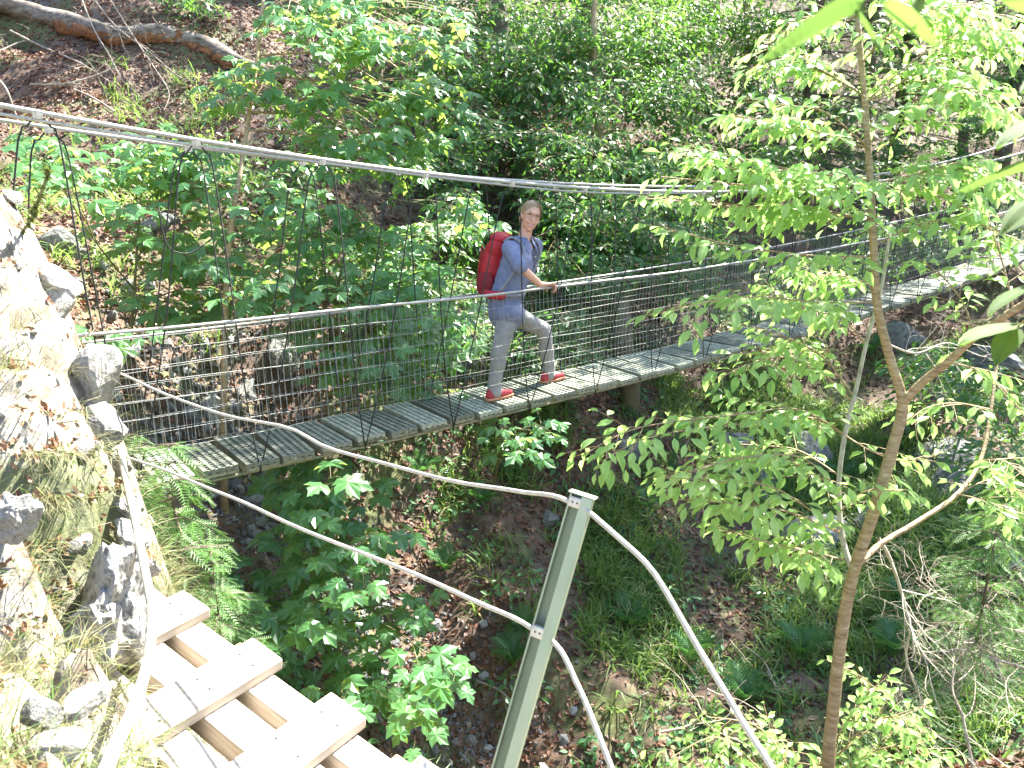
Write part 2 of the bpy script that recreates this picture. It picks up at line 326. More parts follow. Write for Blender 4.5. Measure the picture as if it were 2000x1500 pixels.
def ground_z(x, y):
    x = np.asarray(x, float).ravel(); y = np.asarray(y, float).ravel(); z = base_z(x, y)
    near = np.clip((y-3.2)/1.5, 0, 1); far = np.clip((np.hypot(x-2, y-8)-12)/10, 0, 1)
    z = z+(.10+.34*near)*fbm(x, y, 1.5, 5, 3)*2+(.04+.05*near)*fbm(x, y, .35, 3, 9)*2
    z = z+far*fbm(x, y, 9, 3, 21)*3
    cl = np.clip((x-2.6)/1.5, 0, 1)*np.clip((y-5.2)/1.2, 0, 1)*np.clip((12.5-y)/2, 0, 1)         # ledges of the rocky side
    st = .55; q = z/st+fbm(x, y, 2.2, 3, 40)*2; led = (np.floor(q)+np.clip((q-np.floor(q)-.5)*3+.5, 0, 1)-q)*st
    bk = np.clip((-.55-x)/.2, 0, 1)*np.clip((3.7-y)/.3, 0, 1)*np.clip((y-1.0)/.3, 0, 1)*np.clip((x+3.2)/.4, 0, 1)*np.clip((z+1.2)/.4, 0, 1)   # craggy limestone of the bank
    s2 = .17; q2 = (z+.35*y-.25*x)/s2+fbm(x, y, .9, 3, 45)*3; led2 = (np.floor(q2)+np.clip((q2-np.floor(q2)-.5)*4+.5, 0, 1)-q2)*s2
    z = z+bk*(led2*.75+.10*fbm(x, y, .30, 4, 47))
    return z+cl*led*.55
def ground(x, y): return np.array([x, y, float(ground_z([x], [y])[0])])
def hit(u, v, d0=3.6, d1=40):                           # where a sight line meets the ground
    d = np.arange(d0, d1, .04); p = np.array([pix(u, v, q) for q in d]); g = ground_z(p[:, 0], p[:, 1])
    k = np.argmax(p[:, 2] < g); return p[k] if p[k, 2] < g[k] else p[-1]
def axis(segs): return np.concatenate([np.arange(a, b, s) for a, b, s in segs])
gx = axis([(-40,-8,1.6),(-8,-3.2,.12),(-3.2,.5,.035),(.5,9,.07),(9,16,.16),(16,60,2.2)])
gy = axis([(-25,.4,1.2),(.4,3.8,.035),(3.8,12,.07),(12,20,.14),(20,70,2.2)])
GX, GY = np.meshgrid(gx, gy); GZ = ground_z(GX, GY).reshape(GX.shape)
nx, ny = len(gx), len(gy); idx = np.arange(nx*ny).reshape(ny, nx)
a_, b_, c_, d_ = idx[:-1, :-1].ravel(), idx[:-1, 1:].ravel(), idx[1:, 1:].ravel(), idx[1:, :-1].ravel()
def ground_mat():
    m, t, b = newmat('forest_floor')
    soil, n1 = noise_ramp(t, 3.5, [(.035,.026,.019), (.09,.06,.042), (.15,.10,.07), (.085,.085,.04)], [.3,.45,.58,.72], 12)
    rock, n2 = noise_ramp(t, 2.6, [(.04,.04,.038), (.11,.11,.10), (.22,.22,.205), (.06,.075,.03)], [.3,.46,.6,.75], 12)
    moss, n3 = noise_ramp(t, 12, [(.035,.05,.014), (.08,.10,.03), (.14,.15,.06)], [.3,.5,.7], 8)
    g = node(t, 'ShaderNodeNewGeometry'); sp = node(t, 'ShaderNodeSeparateXYZ'); t.links.new(g.outputs['True Normal'], sp.inputs[0])
    st = node(t, 'ShaderNodeMapRange'); st.inputs[1].default_value = .62; st.inputs[2].default_value = .34; t.links.new(sp.outputs['Z'], st.inputs[0])
    m1 = node(t, 'ShaderNodeMixRGB'); t.links.new(st.outputs[0], m1.inputs[0]); t.links.new(soil.outputs[0], m1.inputs[1]); t.links.new(rock.outputs[0], m1.inputs[2])
    tc = node(t, 'ShaderNodeTexCoord'); nm = node(t, 'ShaderNodeTexNoise'); nm.inputs['Scale'].default_value = 1.1; nm.inputs['Detail'].default_value = 5
    t.links.new(tc.outputs['Object'], nm.inputs['Vector'])
    mk = node(t, 'ShaderNodeMapRange'); mk.inputs[1].default_value = .5; mk.inputs[2].default_value = .6; mk.inputs[4].default_value = .8; t.links.new(nm.outputs['Fac'], mk.inputs[0])
    at = node(t, 'ShaderNodeAttribute'); at.attribute_name = 'limestone'
    pale, n4 = noise_ramp(t, 9, [(.06,.048,.03), (.16,.135,.105), (.30,.28,.245), (.13,.13,.05)], [.3,.45,.58,.72], 12)
    m3 = node(t, 'ShaderNodeMixRGB'); t.links.new(at.outputs['Fac'], m3.inputs[0]); t.links.new(m1.outputs[0], m3.inputs[1]); t.links.new(pale.outputs[0], m3.inputs[2]); m1 = m3
    m2 = node(t, 'ShaderNodeMixRGB'); t.links.new(mk.outputs[0], m2.inputs[0]); t.links.new(m1.outputs[0], m2.inputs[1]); t.links.new(moss.outputs[0], m2.inputs[2])
    t.links.new(m2.outputs[0], b.inputs['Base Color']); b.inputs['Roughness'].default_value = .95
    bump(t, b, n1.outputs['Fac'], 1.0, .06); return m
gme = tri_mesh('hillside', np.c_[GX.ravel(), GY.ravel(), GZ.ravel()], np.r_[np.c_[a_, b_, c_], np.c_[a_, c_, d_]], ground_mat(), True)
lime = np.clip((GZ.ravel()+.9)/.5, 0, 1)*np.clip((3.9-GY.ravel())/.3, 0, 1)*np.clip((.3-GX.ravel())/.3, 0, 1)
at_ = gme.attributes.new('limestone', 'FLOAT', 'POINT'); at_.data.foreach_set('value', lime.astype(np.float32))
tag(link('hillside', gme), 'steep leaf-strewn forest hillside and gorge under the bridge', 'hillside', kind='structure')

# ------------------------------------------------------------------ suspension bridge
W2 = .275; T0, T1 = -2.95, 13.2
LB = ground(-3.6, 5.0)
bridge_o = thing('suspension_bridge', bridge(T0, 0, deck_z(T0)), 'narrow hanging footbridge of metal gratings, wire netting and cables across the gorge', 'footbridge')
PW, PL = .208, .56
def grate_mesh():
    m = MB(); h = .016
    for k in range(5):                                   # long bars (across the bridge)
        y = -PW/2+.014+k*(PW-.028)/4; wv = .013 if k in (0, 4) else .011
        m.box((0, y, -h), (PL/2, 0, 0), (0, wv, 0), (0, 0, h))
    for k in range(15):
        x = -PL/2+.012+k*(PL-.024)/14; ww = .0125 if k % 14 else .016
        m.box((x, 0, -h*.9-.001), (ww*.62, 0, 0), (0, PW/2-.003, 0), (0, 0, h*.9-.004))
    return m.mesh('deck_grating', M['grate'])
GRM = grate_mesh()
FLM = MB()
for sy in (-1, 1): FLM.box((0, sy*(PW/2-.004), -.045), (PL/2-.002, 0, 0), (0, .004, 0), (0, 0, .012))
for sx in (-1, 1): FLM.box((sx*(PL/2-.008), 0, -.044), (.004, 0, 0), (0, PW/2-.01, 0), (0, 0, .010))
FLM = FLM.mesh('flange', M['flange'])
t = T0; k = 0
while t < T1:
    sl_ = .0086*t+.0005; ty = nrm(BB+UP*sl_); tz = np.cross(BN, ty); tz = tz if tz[2] > 0 else -tz
    rx = random.gauss(0, .02); x_ = nrm(BN+UP*rx+BB*random.gauss(0, .022)); y_ = nrm(np.cross(tz, x_)); z_ = np.cross(x_, y_)
    p = bridge(t, random.gauss(0, .006), deck_z(t)+random.gauss(0, .004))
    o = link('deck_grating', GRM, None); o.parent = bridge_o
    Mx = Matrix(((x_[0], y_[0], z_[0], p[0]), (x_[1], y_[1], z_[1], p[1]), (x_[2], y_[2], z_[2], p[2]), (0, 0, 0, 1)))
    o.matrix_basis = Matrix.Translation(-bridge_o.location) @ Mx
    if k < 26: f = link('flange', FLM, None); f.parent = o
    else: f = link('flange', FLM, None); f.parent = o
    t += .25; k += 1
def along(f, s, t0=T0-.3, t1=T1, n=70): return [bridge(t, s, f(t)) for t in np.linspace(t0, t1, n)]
railN = lambda t: .0041*t*t-.0027*t+.947
railF = lambda t: .0040*t*t+.0176*t+.859
mainN = lambda t: .0148*t*t-.0707*t+1.7073 if t < 2.6 else 1.6236+.0063*(t-2.6)+.0095*(t-2.6)**2
mainF = lambda t: .0109*t*t-.0628*t+1.7441
def one(name, pts, r, mat, n=6, parent=bridge_o, **kw):
    m = MB(); m.tube(pts, r, n, **kw); return m.build(name, M[mat], parent, True)
TA = -7.5
one('main_cable', along(mainN, W2, TA, T1+3), .0135, 'cable'); one('main_cable', along(mainF, -W2, TA, T1+3), .012, 'cable')
one('safety_cable', along(lambda t: mainN(t)-(.028+.012*math.sin(t*1.3))*min(1, max(0, (2.2-t)/2)), W2+.004, TA, 2.2), .0085, 'cable')
one('handrail_cable', along(lambda t: railN(t)+.004*math.sin(t*3), W2+.01, T0-1.3, T1), .0098, 'cable')
one('handrail_cable', along(railF, -W2-.01, T0-1.3, T1), .008, 'cable')
for s in (W2-.03, -W2+.03): one('deck_cable', along(lambda t: deck_z(t)-.075, s, T0-.6, T1+.5), .010, 'flange')
def netting(rail, s, bot, seed):
    m = MB(); r = np.random.default_rng(seed)
    ts = np.arange(T0-.35, T1, .043)
    for j in range(8):
        fr = j/7*(1-bot); m.tube([bridge(t, s+.012*math.sin(t*2+j), rail(t)-(rail(t)-deck_z(t))*fr-.012+.006*math.sin(t*4.1+j*2)) for t in np.linspace(T0-.35, T1, 90)], .0013, 4, False)
    for t in ts:
        hh = rail(t)-deck_z(t); pts = [bridge(t+r.normal()*.004+.006*math.sin(q*5+t), s+.014*math.sin(t*2+q*4), rail(t)-hh*(1-bot)*q-.004) for q in (0, .35, .7, 1)]
        m.tube(pts, .0015, 3, False)
    o = m.build('wire_netting', M['wire'], bridge_o); o['kind'] = 'stuff'
netting(railN, W2+.005, .23, 1); netting(railF, -W2-.005, .05, 2)
CLM = MB(); CLM.box((0,0,0), (.021,0,0), (0,.012,0), (0,0,.017)); CLM.box((0,0,.0), (.008,0,0), (0,.02,0), (0,0,.02)); CLM = CLM.mesh('cable_clamp', M['clamp'])
def clamp(p):
    o = bpy.data.objects.new('cable_clamp', CLM); COL.objects.link(o); o.parent = bridge_o
    o.matrix_basis = Matrix.Translation(Vector(p)-bridge_o.location) @ Matrix.Rotation(math.pi/2-BETA, 4, 'Z')
for s, main, off in ((W2, mainN, 0.0), (-W2, mainF, .12)):
    for k in range(-6, 18):
        tc_ = -.25+.715*k+off; 
        if tc_ > T1-.2: break
        zc = main(tc_); clamp(bridge(tc_, s, zc-.012))
        for sg, td in ((-1, tc_-.53), (1, tc_+.17)):
            sway = random.gauss(0, .025); bot = deck_z(td)-.09 if td > T0-.1 else deck_z(td)-.25
            H = zc-bot; e = sg*.03
            pts = [bridge(tc_+e*.4, s, zc-.02), bridge(tc_+e*1.5, s, zc-.06), bridge(tc_+e*2.2+(td-tc_)*.07, s, zc-.16), bridge(tc_+(td-tc_)*.4+sway*.5+e, s+.01, zc-H*.42), bridge(tc_+(td-tc_)*.75+sway*.4, s+.005, zc-H*.75), bridge(td+sg*.012, s, bot)]
            m = MB(); m.tube(curve(pts, 14), .0047, 5); m.build('hanger_cable', M['hanger'], bridge_o, True)
        pass
m = MB(); m.tube(curve([bridge(-2.62, W2, 1.62), bridge(-2.6, W2, 1.42), bridge(-2.5, W2, 1.37), bridge(-2.4, W2, 1.42)], 12), .004, 5); m.build('spare_loop', M['hanger'], bridge_o, True)

# ------------------------------------------------------------------ wire rope railing in the foreground
P_TOP = pix(1137, 968, 1.75); P_MID = pix(1060, 1235, 1.76); ax = nrm(P_MID-P_TOP)
post = thing('railing_post', P_TOP+ax*1.0, 'leaning green-grey steel channel post carrying two wire ropes', 'post')
fx = nrm(np.cross(ax, np.array([0, 1.0, 0])));  fx = fx if fx[0] > 0 else -fx
fx = nrm(fx+np.array([0, -.35, 0])); fx = nrm(fx-ax*(fx@ax)); fy = np.cross(ax, fx); fy = fy if fy[1] > 0 else -fy
PC = lambda q, x, y: P_TOP+ax*q+fx*x*.84+fy*y*.84
def plate(name, x0, y0, x1, y1, th, mat='post', l0=0.0, l1=1.0):
    m = MB(); a = np.array([x1-x0, y1-y0]); L = np.linalg.norm(a); a /= L; b = np.array([-a[1], a[0]])
    c = np.array([(x0+x1)/2, (y0+y1)/2]); cen = PC((l0+l1)/2, c[0], c[1])
    m.box(cen, (fx*a[0]+fy*a[1])*L/2, (fx*b[0]+fy*b[1])*th/2, ax*(l1-l0)/2)
    o = m.build(name, M[mat], post); mod = o.modifiers.new('b', 'BEVEL'); mod.width = .0015; mod.segments = 2; return o
plate('flange', -.0285, -.012, -.0285, .030, .004)
plate('web', -.0265, .030, .0075, .030, .004)
plate('rib', .006, -.012, .006, .028, .004)
plate('face', .004, -.014, .0305, -.014, .004)
plate('side', .0305, -.012, .0305, .030, .004)
plate('cap', -.031, .009, .033, .009, .046, 'post', -.004, -.0005)
def rope_clip(q, big):
    o = MB(); o.box(PC(q, -.012, -.008), fx*.015, fy*.009, ax*.011*big); c = o.build('rope_clip', M['clamp'], post)
    mod = c.modifiers.new('b', 'BEVEL'); mod.width = .003; mod.segments = 2
    for e in (-.006, .007):
        b = MB(); b.tube([PC(q, -.012+e, -.016), PC(q, -.012+e, -.0195)], .0028, 6); b.build('bolt', M['eye'], c)
rope_clip(.018, 1.1); qm = float((P_MID-P_TOP)@ax); rope_clip(qm, 1.2)
def rope(name, lst, label):
    P = curve([pix(*q) for q in lst], 60); P = P+np.c_[np.zeros(60), np.zeros(60), .0025*np.sin(np.arange(60)*.9)]
    m = MB(); m.tube(P, np.linspace(.0047, .0062, 60), 8); o = m.build(name, M['rope'], None, True); tag(o, label, 'rope', 'wire ropes of the path railing')
e1 = PC(.018, -.028, -.004); e2 = PC(qm, -.028, -.004)
rope('wire_rope', [(120,690,3.6),(225,725,3.2),(330,772,2.95),(440,812,2.72),(560,833,2.5),(640,876,2.38),(760,906,2.22),(900,944,2.04),(1000,957,1.92),(1060,965,1.83),(1106,978,1.755),(1124,986,1.745),(1148,1000,1.735),(1210,1050,1.68),(1270,1112,1.63),(1325,1196,1.57),(1375,1286,1.52),(1440,1392,1.45),(1515,1510,1.38),(1600,1660,1.3)], 'upper white wire rope sagging from the bank to the top of the post')
rope('wire_rope', [(140,830,3.5),(215,878,3.1),(330,922,2.85),(440,966,2.62),(560,1020,2.42),(800,1118,2.08),(960,1187,1.86),(1040,1228,1.765),(1062,1240,1.755),(1083,1255,1.745),(1112,1302,1.70),(1142,1370,1.65),(1200,1512,1.56),(1260,1660,1.5)], 'lower white wire rope running through the clip halfway down the post')

# ------------------------------------------------------------------ timber steps
C1 = pix(410, 1186, 2.70); C3 = pix(712, 1397, 2.32); STEP = (C3-C1)/2; hd = nrm(STEP*[1,1,0]); wd = np.array([hd[1], -hd[0], 0]); wd = wd if wd[1] < 0 else -wd
sd = nrm(STEP); su = nrm(np.cross(wd, sd)); su = su if su[2] > 0 else -su
stairs = thing('timber_steps', C1+STEP*1.0+wd*.35-UP*.12, 'sloping walkway of bare timber planks with raised cross treads beside the bank', 'steps')
def beam(name, c, a, b, d, mat='plank', parent=stairs, bev=.005):
    L = [float(np.linalg.norm(q)) for q in (a, b, d)]; x, y = nrm(a), nrm(b); z = np.cross(x, y); y = np.cross(z, x)
    m = MB(); m.box((0,0,0), (L[0],0,0), (0,L[1],0), (0,0,L[2])); o = m.build(name, M[mat], None); o.parent = parent
    q = np.asarray(c)-np.array(parent.location)
    o.matrix_basis = Matrix(((x[0],y[0],z[0],q[0]), (x[1],y[1],z[1],q[1]), (x[2],y[2],z[2],q[2]), (0,0,0,1)))
    md = o.modifiers.new('b', 'BEVEL'); md.width = bev; md.segments = 2; return o
NAIL = MB(); NAIL.tube([(0,0,-.002), (0,0,.0015)], .005, 8); NAIL = NAIL.mesh('nail', M['eye'])
for k in range(0, 6):
    c = C1+STEP*(k)-sd*.075+wd*.40-su*.021+UP*random.gauss(0, .003)
    tw = random.gauss(0, .02)
    tr_ = beam('tread', c, nrm(wd+sd*tw)*.40, nrm(sd-wd*tw)*.078, su*.021)
    zs = 1 if (tr_.matrix_basis.to_3x3() @ Vector((0,0,1))).z > 0 else -1
    for off in (.085, .235, .40):
        for e in (-.035, .035):
            n_ = bpy.data.objects.new('nail', NAIL); COL.objects.link(n_); n_.parent = tr_; n_.location = (off-.40+random.gauss(0,.004), e+random.gauss(0,.006), zs*.021)
for off, hw in ((.085, .05), (.235, .055), (.40, .055), (.57, .055)):
    c = C1+STEP*2.2+wd*off-su*(.085+.002)
    beam('long_plank', c, sd*1.25, wd*hw, su*.045, 'plank')
for k in (0, 2, 4): beam('under_beam', C1+STEP*(k+.35)+wd*.36-su*.185, wd*.42, sd*.045, su*.05, 'timber')

# ------------------------------------------------------------------ person on the bridge
def capsule(m, a, b, ra, rb, n=16):
    a, b = np.array(a, float), np.array(b, float); d = b-a; L = np.linalg.norm(d); d = d/(L+1e-9)
    pts = []; rad = []
    for q in (-.98, -.85, -.6, -.3): pts.append(a+d*ra*q); rad.append(ra*math.sqrt(1-q*q))
    for q in np.linspace(0, 1, 6): pts.append(a+d*L*q); rad.append(ra+(rb-ra)*q)
    for q in (.3, .6, .85, .98): pts.append(b+d*rb*q); rad.append(rb*math.sqrt(1-q*q))
    m.tube(pts, rad, n)
def ellipsoid(m, c, ax_, ay_, az_, nu=16, nv=10):
    V = []; c = np.array(c, float)
    for j in range(nv+1):
        th = math.pi*(j/nv*.98+.01)
        for i in range(nu):
            ph = 2*math.pi*i/nu; V.append(c+np.array(ax_)*math.sin(th)*math.cos(ph)+np.array(ay_)*math.sin(th)*math.sin(ph)+np.array(az_)*math.cos(th))
    F = [(j*nu+i, j*nu+(i+1) % nu, (j+1)*nu+(i+1) % nu, (j+1)*nu+i) for j in range(nv) for i in range(nu)]
    F += [tuple(range(nu-1, -1, -1)), tuple(nv*nu+i for i in range(nu))]; 
    F = [tuple(reversed(q)) for q in F]
    m.add(V, F)
def blob(name, m, mat, parent, voxel=.009, it=4, wr=0):
    o = bpy.data.objects.new('tmp', m.mesh('tmp', None)); COL.objects.link(o)
    bm = bmesh.new(); bm.from_mesh(o.data); bmesh.ops.recalc_face_normals(bm, faces=bm.faces); bm.to_mesh(o.data); bm.free()
    r = o.modifiers.new('r', 'REMESH'); r.mode = 'VOXEL'; r.voxel_size = voxel
    sm = o.modifiers.new('s', 'SMOOTH'); sm.iterations = it; sm.factor = .5
    if wr:
        tx = bpy.data.textures.new('fold', 'CLOUDS'); tx.noise_scale = .07; dm = o.modifiers.new('d', 'DISPLACE'); dm.texture = tx; dm.strength = wr; dm.texture_coords = 'LOCAL'
    dg = bpy.context.evaluated_depsgraph_get(); me = bpy.data.meshes.new_from_object(o.evaluated_get(dg)); bpy.data.objects.remove(o)
    me.name = name; me.materials.clear(); me.materials.append(M[mat]); me.polygons.foreach_set('use_smooth', [True]*len(me.polygons))
    return link(name, me, parent)
tF = .03
FOOT = bridge(tF, 0, deck_z(tF)+.002)
who = thing('person', FOOT, 'woman in blue shirt and grey trousers walking on the bridge, smiling at the camera', 'person')
J = dict(pel=onb(987,596,0), chest=onb(1008,512,0), nb=onb(1021,474,0), head=onb(1035.5,424,.02))
fw = nrm(np.array([.80, -.60, 0])); rt = np.array([fw[1], -fw[0], 0])        # chest faces right and a little to the camera
if rt[1] > 0: rt = -rt
J['rs'] = J['nb']+rt*.165-UP*.035; J['ls'] = J['nb']-rt*.165-UP*.04
J['rw'] = onb(1056, 557, W2-.01); J['re'] = onb(1016, 521, W2-.06)
J['le'] = J['ls']+np.array([-.06,.06,-.25]); J['lw'] = J['le']+np.array([-.10,.02,-.19])
rtp = nrm(BN*.9+rt*.4); J['rh'] = J['pel']+rtp*.085-UP*.03; J['lh'] = J['pel']-rtp*.085-UP*.03
def foot_pt(u, v, s, h): p = onb(u, v, s); tt = (p-BO)@BB; return bridge(tt, s, deck_z(tt)+h)
J['ra'] = foot_pt(966, 755, .085, .095); J['la'] = foot_pt(1071, 738, -.045, .095)
J['rk'] = onb(976, 686, .10); J['lk'] = onb(1062, 645, -.03)
E_ = {k: np.array(v) for k, v in J.items()}
# head axes: face turned to the camera, rolled a little to the picture's right
hf = nrm(toward(E_['head'])*1.0+np.array([.30, .0, -.06])); hu = nrm(UP*1.0+np.array([.27, 0, 0])); hu = nrm(hu-hf*(hu@hf)); hr = np.cross(hu, hf)  # hr: picture right
HP = lambda x, y, z: E_['head']+hr*x+hf*y+hu*z
b = MB()
ellipsoid(b, HP(0, -.012, .028), hr*.072, hf*.090, hu*.088)             # skull
ellipsoid(b, HP(0, .022, -.040), hr*.056, hf*.058, hu*.064)              # jaw
ellipsoid(b, HP(0, .050, -.090), hr*.024, hf*.022, hu*.018)              # chin
for sg in (-1, 1): ellipsoid(b, HP(sg*.036, .058, -.030), hr*.022, hf*.018, hu*.020); ellipsoid(b, HP(sg*.073, -.012, -.012), hr*.009, hf*.020, hu*.032)
capsule(b, HP(0, .082, .012), HP(0, .102, -.022), .009, .0135, 10); ellipsoid(b, HP(0, .078, .036), hr*.046, hf*.014, hu*.012)
capsule(b, E_['nb']-UP*.02, HP(0, -.02, -.06), .055, .047)
capsule(b, E_['chest'], E_['nb']-UP*.05, .10, .085); capsule(b, E_['pel'], E_['chest'], .105, .10)
for s in 'rl':
    capsule(b, E_[s+'s'], E_[s+'e'], .046, .038); capsule(b, E_[s+'e'], E_[s+'w'], .037, .025)
    capsule(b, E_[s+'h'], E_[s+'k'], .075, .05); capsule(b, E_[s+'k'], E_[s+'a'], .048, .035)
    capsule(b, E_['chest']+UP*.05, E_[s+'s'], .08, .055)
def hand(wr, fwd, down, side, s):                        # palm, four bent fingers of unequal length, thumb from the side
    fwd = nrm(fwd); down = nrm(down-fwd*(down@fwd)); side = np.cross(fwd, down)*s
    pc = wr+fwd*.052
    ellipsoid(b, pc, fwd*.052, side*.037, down*.017, 12, 8); capsule(b, wr-fwd*.01, wr+fwd*.03, .024, .024, 12)
    for i, L in enumerate((.036, .041, .039, .031)):
        r0 = wr+fwd*.092+side*(.027-.018*i)-down*.002; q1 = r0+nrm(fwd*.75+down*.66)*L*.95; q2 = q1+nrm(fwd*-.05+down*1)*L*.75; q3 = q2+nrm(fwd*-.8+down*.55)*L*.55
        capsule(b, r0-fwd*.02, r0, .009, .0088, 10); capsule(b, r0, q1, .0086, .008, 10); capsule(b, q1, q2, .008, .0075, 10); capsule(b, q2, q3, .0075, .0068, 10)
    t0 = wr+fwd*.028+side*.028; t1 = t0+nrm(fwd*.6+side*.55+down*.5)*.042; t2 = t1+nrm(fwd*.6+down*.75-side*.1)*.03
    capsule(b, t0, t1, .0125, .0105, 10); capsule(b, t1, t2, .010, .0085, 10)
rail_t = (E_['rw']-BO)@BB
hand(E_['rw'], BB*.85+BN*.25-UP*.10, -UP, None, 1) if False else None
tgt = bridge(rail_t+.085, W2+.012, railN(rail_t+.085)+.026)
hand(E_['rw'], tgt-E_['rw'], -UP+BN*.25, None, -1.0) if False else hand(E_['rw'], tgt-E_['rw'], -UP+BN*.25, BN, 1.0)
hand(E_['lw'], np.array([.1,.0,-1.0]), np.array([-.4,-.9,0]), None, -1.0)
blob('body', b, 'skin', who, .0062, 3)
# shirt: loose, hem over the hips, sleeves rolled at the elbow
c = MB(); ellipsoid(c, J['rh']-UP*.015, rtp*.115, np.cross(rtp, UP)*.125, UP*.10); hem = E_['pel']-UP*.06+fw*.012
capsule(c, E_['chest']+fw*.012, E_['nb']-UP*.068, .128, .088); capsule(c, E_['pel']+UP*.02, E_['chest']+fw*.01, .134, .128); capsule(c, hem, E_['pel']+UP*.02, .146, .136); ellipsoid(c, E_['pel']-UP*.115+fw*.085+rt*.03, rt*.085, fw*.045, UP*.10)
ellipsoid(c, E_['chest']+fw*.055+UP*.0, rt*.12, fw*.075, UP*.085)
for s in 'rl':
    d_ = E_[s+'e']-E_[s+'s']
    capsule(c, E_['chest']+UP*.075, E_[s+'s']-UP*.005, .095, .066); capsule(c, E_[s+'s'], E_[s+'s']+d_*.92, .066, .056); capsule(c, E_[s+'s']+d_*.90, E_[s+'s']+d_*1.02, .060, .058)
shirt = blob('shirt', c, 'shirt', who, .010, 3, .016)
m = MB()                                                  # open collar
for sg in (-1, 1):
    o0 = E_['nb']+UP*.012; q = lambda x, y, z: o0+rt*(-sg)*x+fw*y+UP*z
    V = [q(.058,-.03,.045), q(.075,-.03,-.012), q(.030,.060,.030), q(.078,.070,-.045), q(.016,.085,-.01), q(.048,.112,-.085)]
    V += [v+np.array([0,0,-.006])+fw*.004 for v in V]
    m.add(V, [(0,1,3,2), (2,3,5,4), (8,9,7,6), (10,11,9,8), (0,2,8,6), (2,4,10,8), (1,7,9,3), (3,9,11,5), (4,5,11,10), (0,6,7,1)])
m.add([E_['nb']+rt*.06-fw*.03+UP*.055, E_['nb']-rt*.06-fw*.03+UP*.055, E_['nb']-rt*.075-fw*.06, E_['nb']+rt*.075-fw*.06], [(0,1,2,3)])
o = m.build('collar', M['shirt'], who, False); md = o.modifiers.new('so', 'SOLIDIFY'); md.thickness = .005
m = MB(); v0 = E_['nb']+fw*.093-UP*.04
for y in (0, .07, .14, .21): ellipsoid(m, E_['nb']+fw*(.118+.02*math.sin(y*12))-UP*(.10+y)+rt*.0, rt*.006, fw*.004, UP*.006, 8, 6)
m.build('shirt_buttons', M['lace'], who, True)
c = MB()
ellipsoid(c, E_['pel']-UP*.045, rtp*.15, np.cross(rtp, UP)*.115, UP*.115)
for s in 'rl':
    capsule(c, E_[s+'h']-UP*.01, E_[s+'k'], .088, .064); capsule(c, E_[s+'k'], E_[s+'a']+UP*.03, .067, .052); capsule(c, E_[s+'a']+UP*.045, E_[s+'a']-UP*.03, .055, .057)
blob('trousers', c, 'trouser', who, .010, 3, .018)
m = MB(); q0 = E_['rh']-UP*.14+rtp*.088; m.box(q0, BB*.006, UP*.055, rtp*.01)
for s in 'rl':
    a0 = E_[s+'a']; fd = nrm(BB+UP*(.02)); g = a0-UP*.095
    c = MB()
    capsule(c, g+fd*-.045+UP*.04, g+fd*.06+UP*.042, .036, .036); capsule(c, g+fd*.06+UP*.042, g+fd*.15+UP*.030, .038, .026); capsule(c, g+fd*-.035+UP*.05, a0-UP*.012-fd*.01, .040, .044)
    sh = blob('shoe', c, 'shoe', who, .007, 3)
    c = MB(); capsule(c, g+fd*-.05+UP*.012, g+fd*.07+UP*.012, .038, .042); capsule(c, g+fd*.07+UP*.012, g+fd*.155+UP*.014, .042, .030)
    V = np.concatenate(c.v); V[:, 2] = np.clip(V[:, 2], g[2]+.001+.0086*0, g[2]+.022); c.v = [V]
    c.build('sole', M['sole'], sh, True)
    c = MB()
    for q in (.05, .075, .10): c.tube([g+fd*q+np.cross(fd, UP)*.026+UP*(.070-(q-.05)*.3), g+fd*(q+.008)+UP*(.083-(q-.05)*.35), g+fd*q-np.cross(fd, UP)*.026+UP*(.070-(q-.05)*.3)], .0045, 5)
    c.build('laces', M['lace'], sh)
# hair drawn back behind the ears
c = MB(); ellipsoid(c, HP(0, -.024, .036), hr*.079, hf*.0955, hu*.0935, 24, 16); ellipsoid(c, HP(0, -.075, -.03), hr*.06, hf*.045, hu*.06)
V = np.concatenate(c.v); rel = V-E_['head']; yy = rel@hf; zz = rel@hu; xx = rel@hr
cut = np.where((yy > .015) & (zz < .082-.9*np.abs(xx)*0), 1, 0)
lim = .070-.75*np.abs(xx-.012)                              # hairline: parted, sweeping to the ears
push = (yy > -.005) & (zz < lim); V[push] -= hf*(np.minimum(yy[push]+.02, .11))[:, None]*.9
c.v = [V]; blob('hair', c, 'hair', who, .0075, 2)
hs_ = MB()
for k in range(90):
    sg = 1 if k % 2 else -1; y0 = RNG.uniform(-.085, .055); a0 = RNG.uniform(.15, .35); z_ = .036; sx, sy, sz = .080, .0965, .0945
    pts = []
    for q in np.linspace(0, 1, 7):
        th = math.radians(8+RNG.normal()*1+98*q) ; yy_ = y0-(.05+.05*max(0, y0+.05))*q**1.3; fy_ = math.sqrt(max(.05, 1-((yy_+.024)/sy)**2))
        pts.append(HP(.012+sg*sx*math.sin(th)*fy_*(1-.15*(1-q)), yy_, z_+sz*math.cos(th)*fy_+RNG.normal()*.0008))
    hs_.tube(pts, np.linspace(.0024, .0012, 7), 4)
hs_.build('hair_strands', M['hair'], who, True)
def face_bit(name, pts, r, mat, n=6): m = MB(); m.tube([HP(*p) for p in pts], r, n); return m.build(name, M[mat], who, True)
for sg in (-1, 1):
    m = MB(); ellipsoid(m, HP(sg*.031, .0715, .020), hr*.0125, hf*.006, hu*.0048, 12, 8); m.build('eye', M['eye'], who, True)
    face_bit('eyebrow', [(sg*.014, .085, .038), (sg*.032, .083, .043), (sg*.048, .071, .037)], [.002, .003, .0015], 'hair')
m = MB(); ellipsoid(m, HP(0, .074, -.058), hr*.0235, hf*.010, hu*.0075, 14, 8); m.build('teeth', M['white'], who, True)
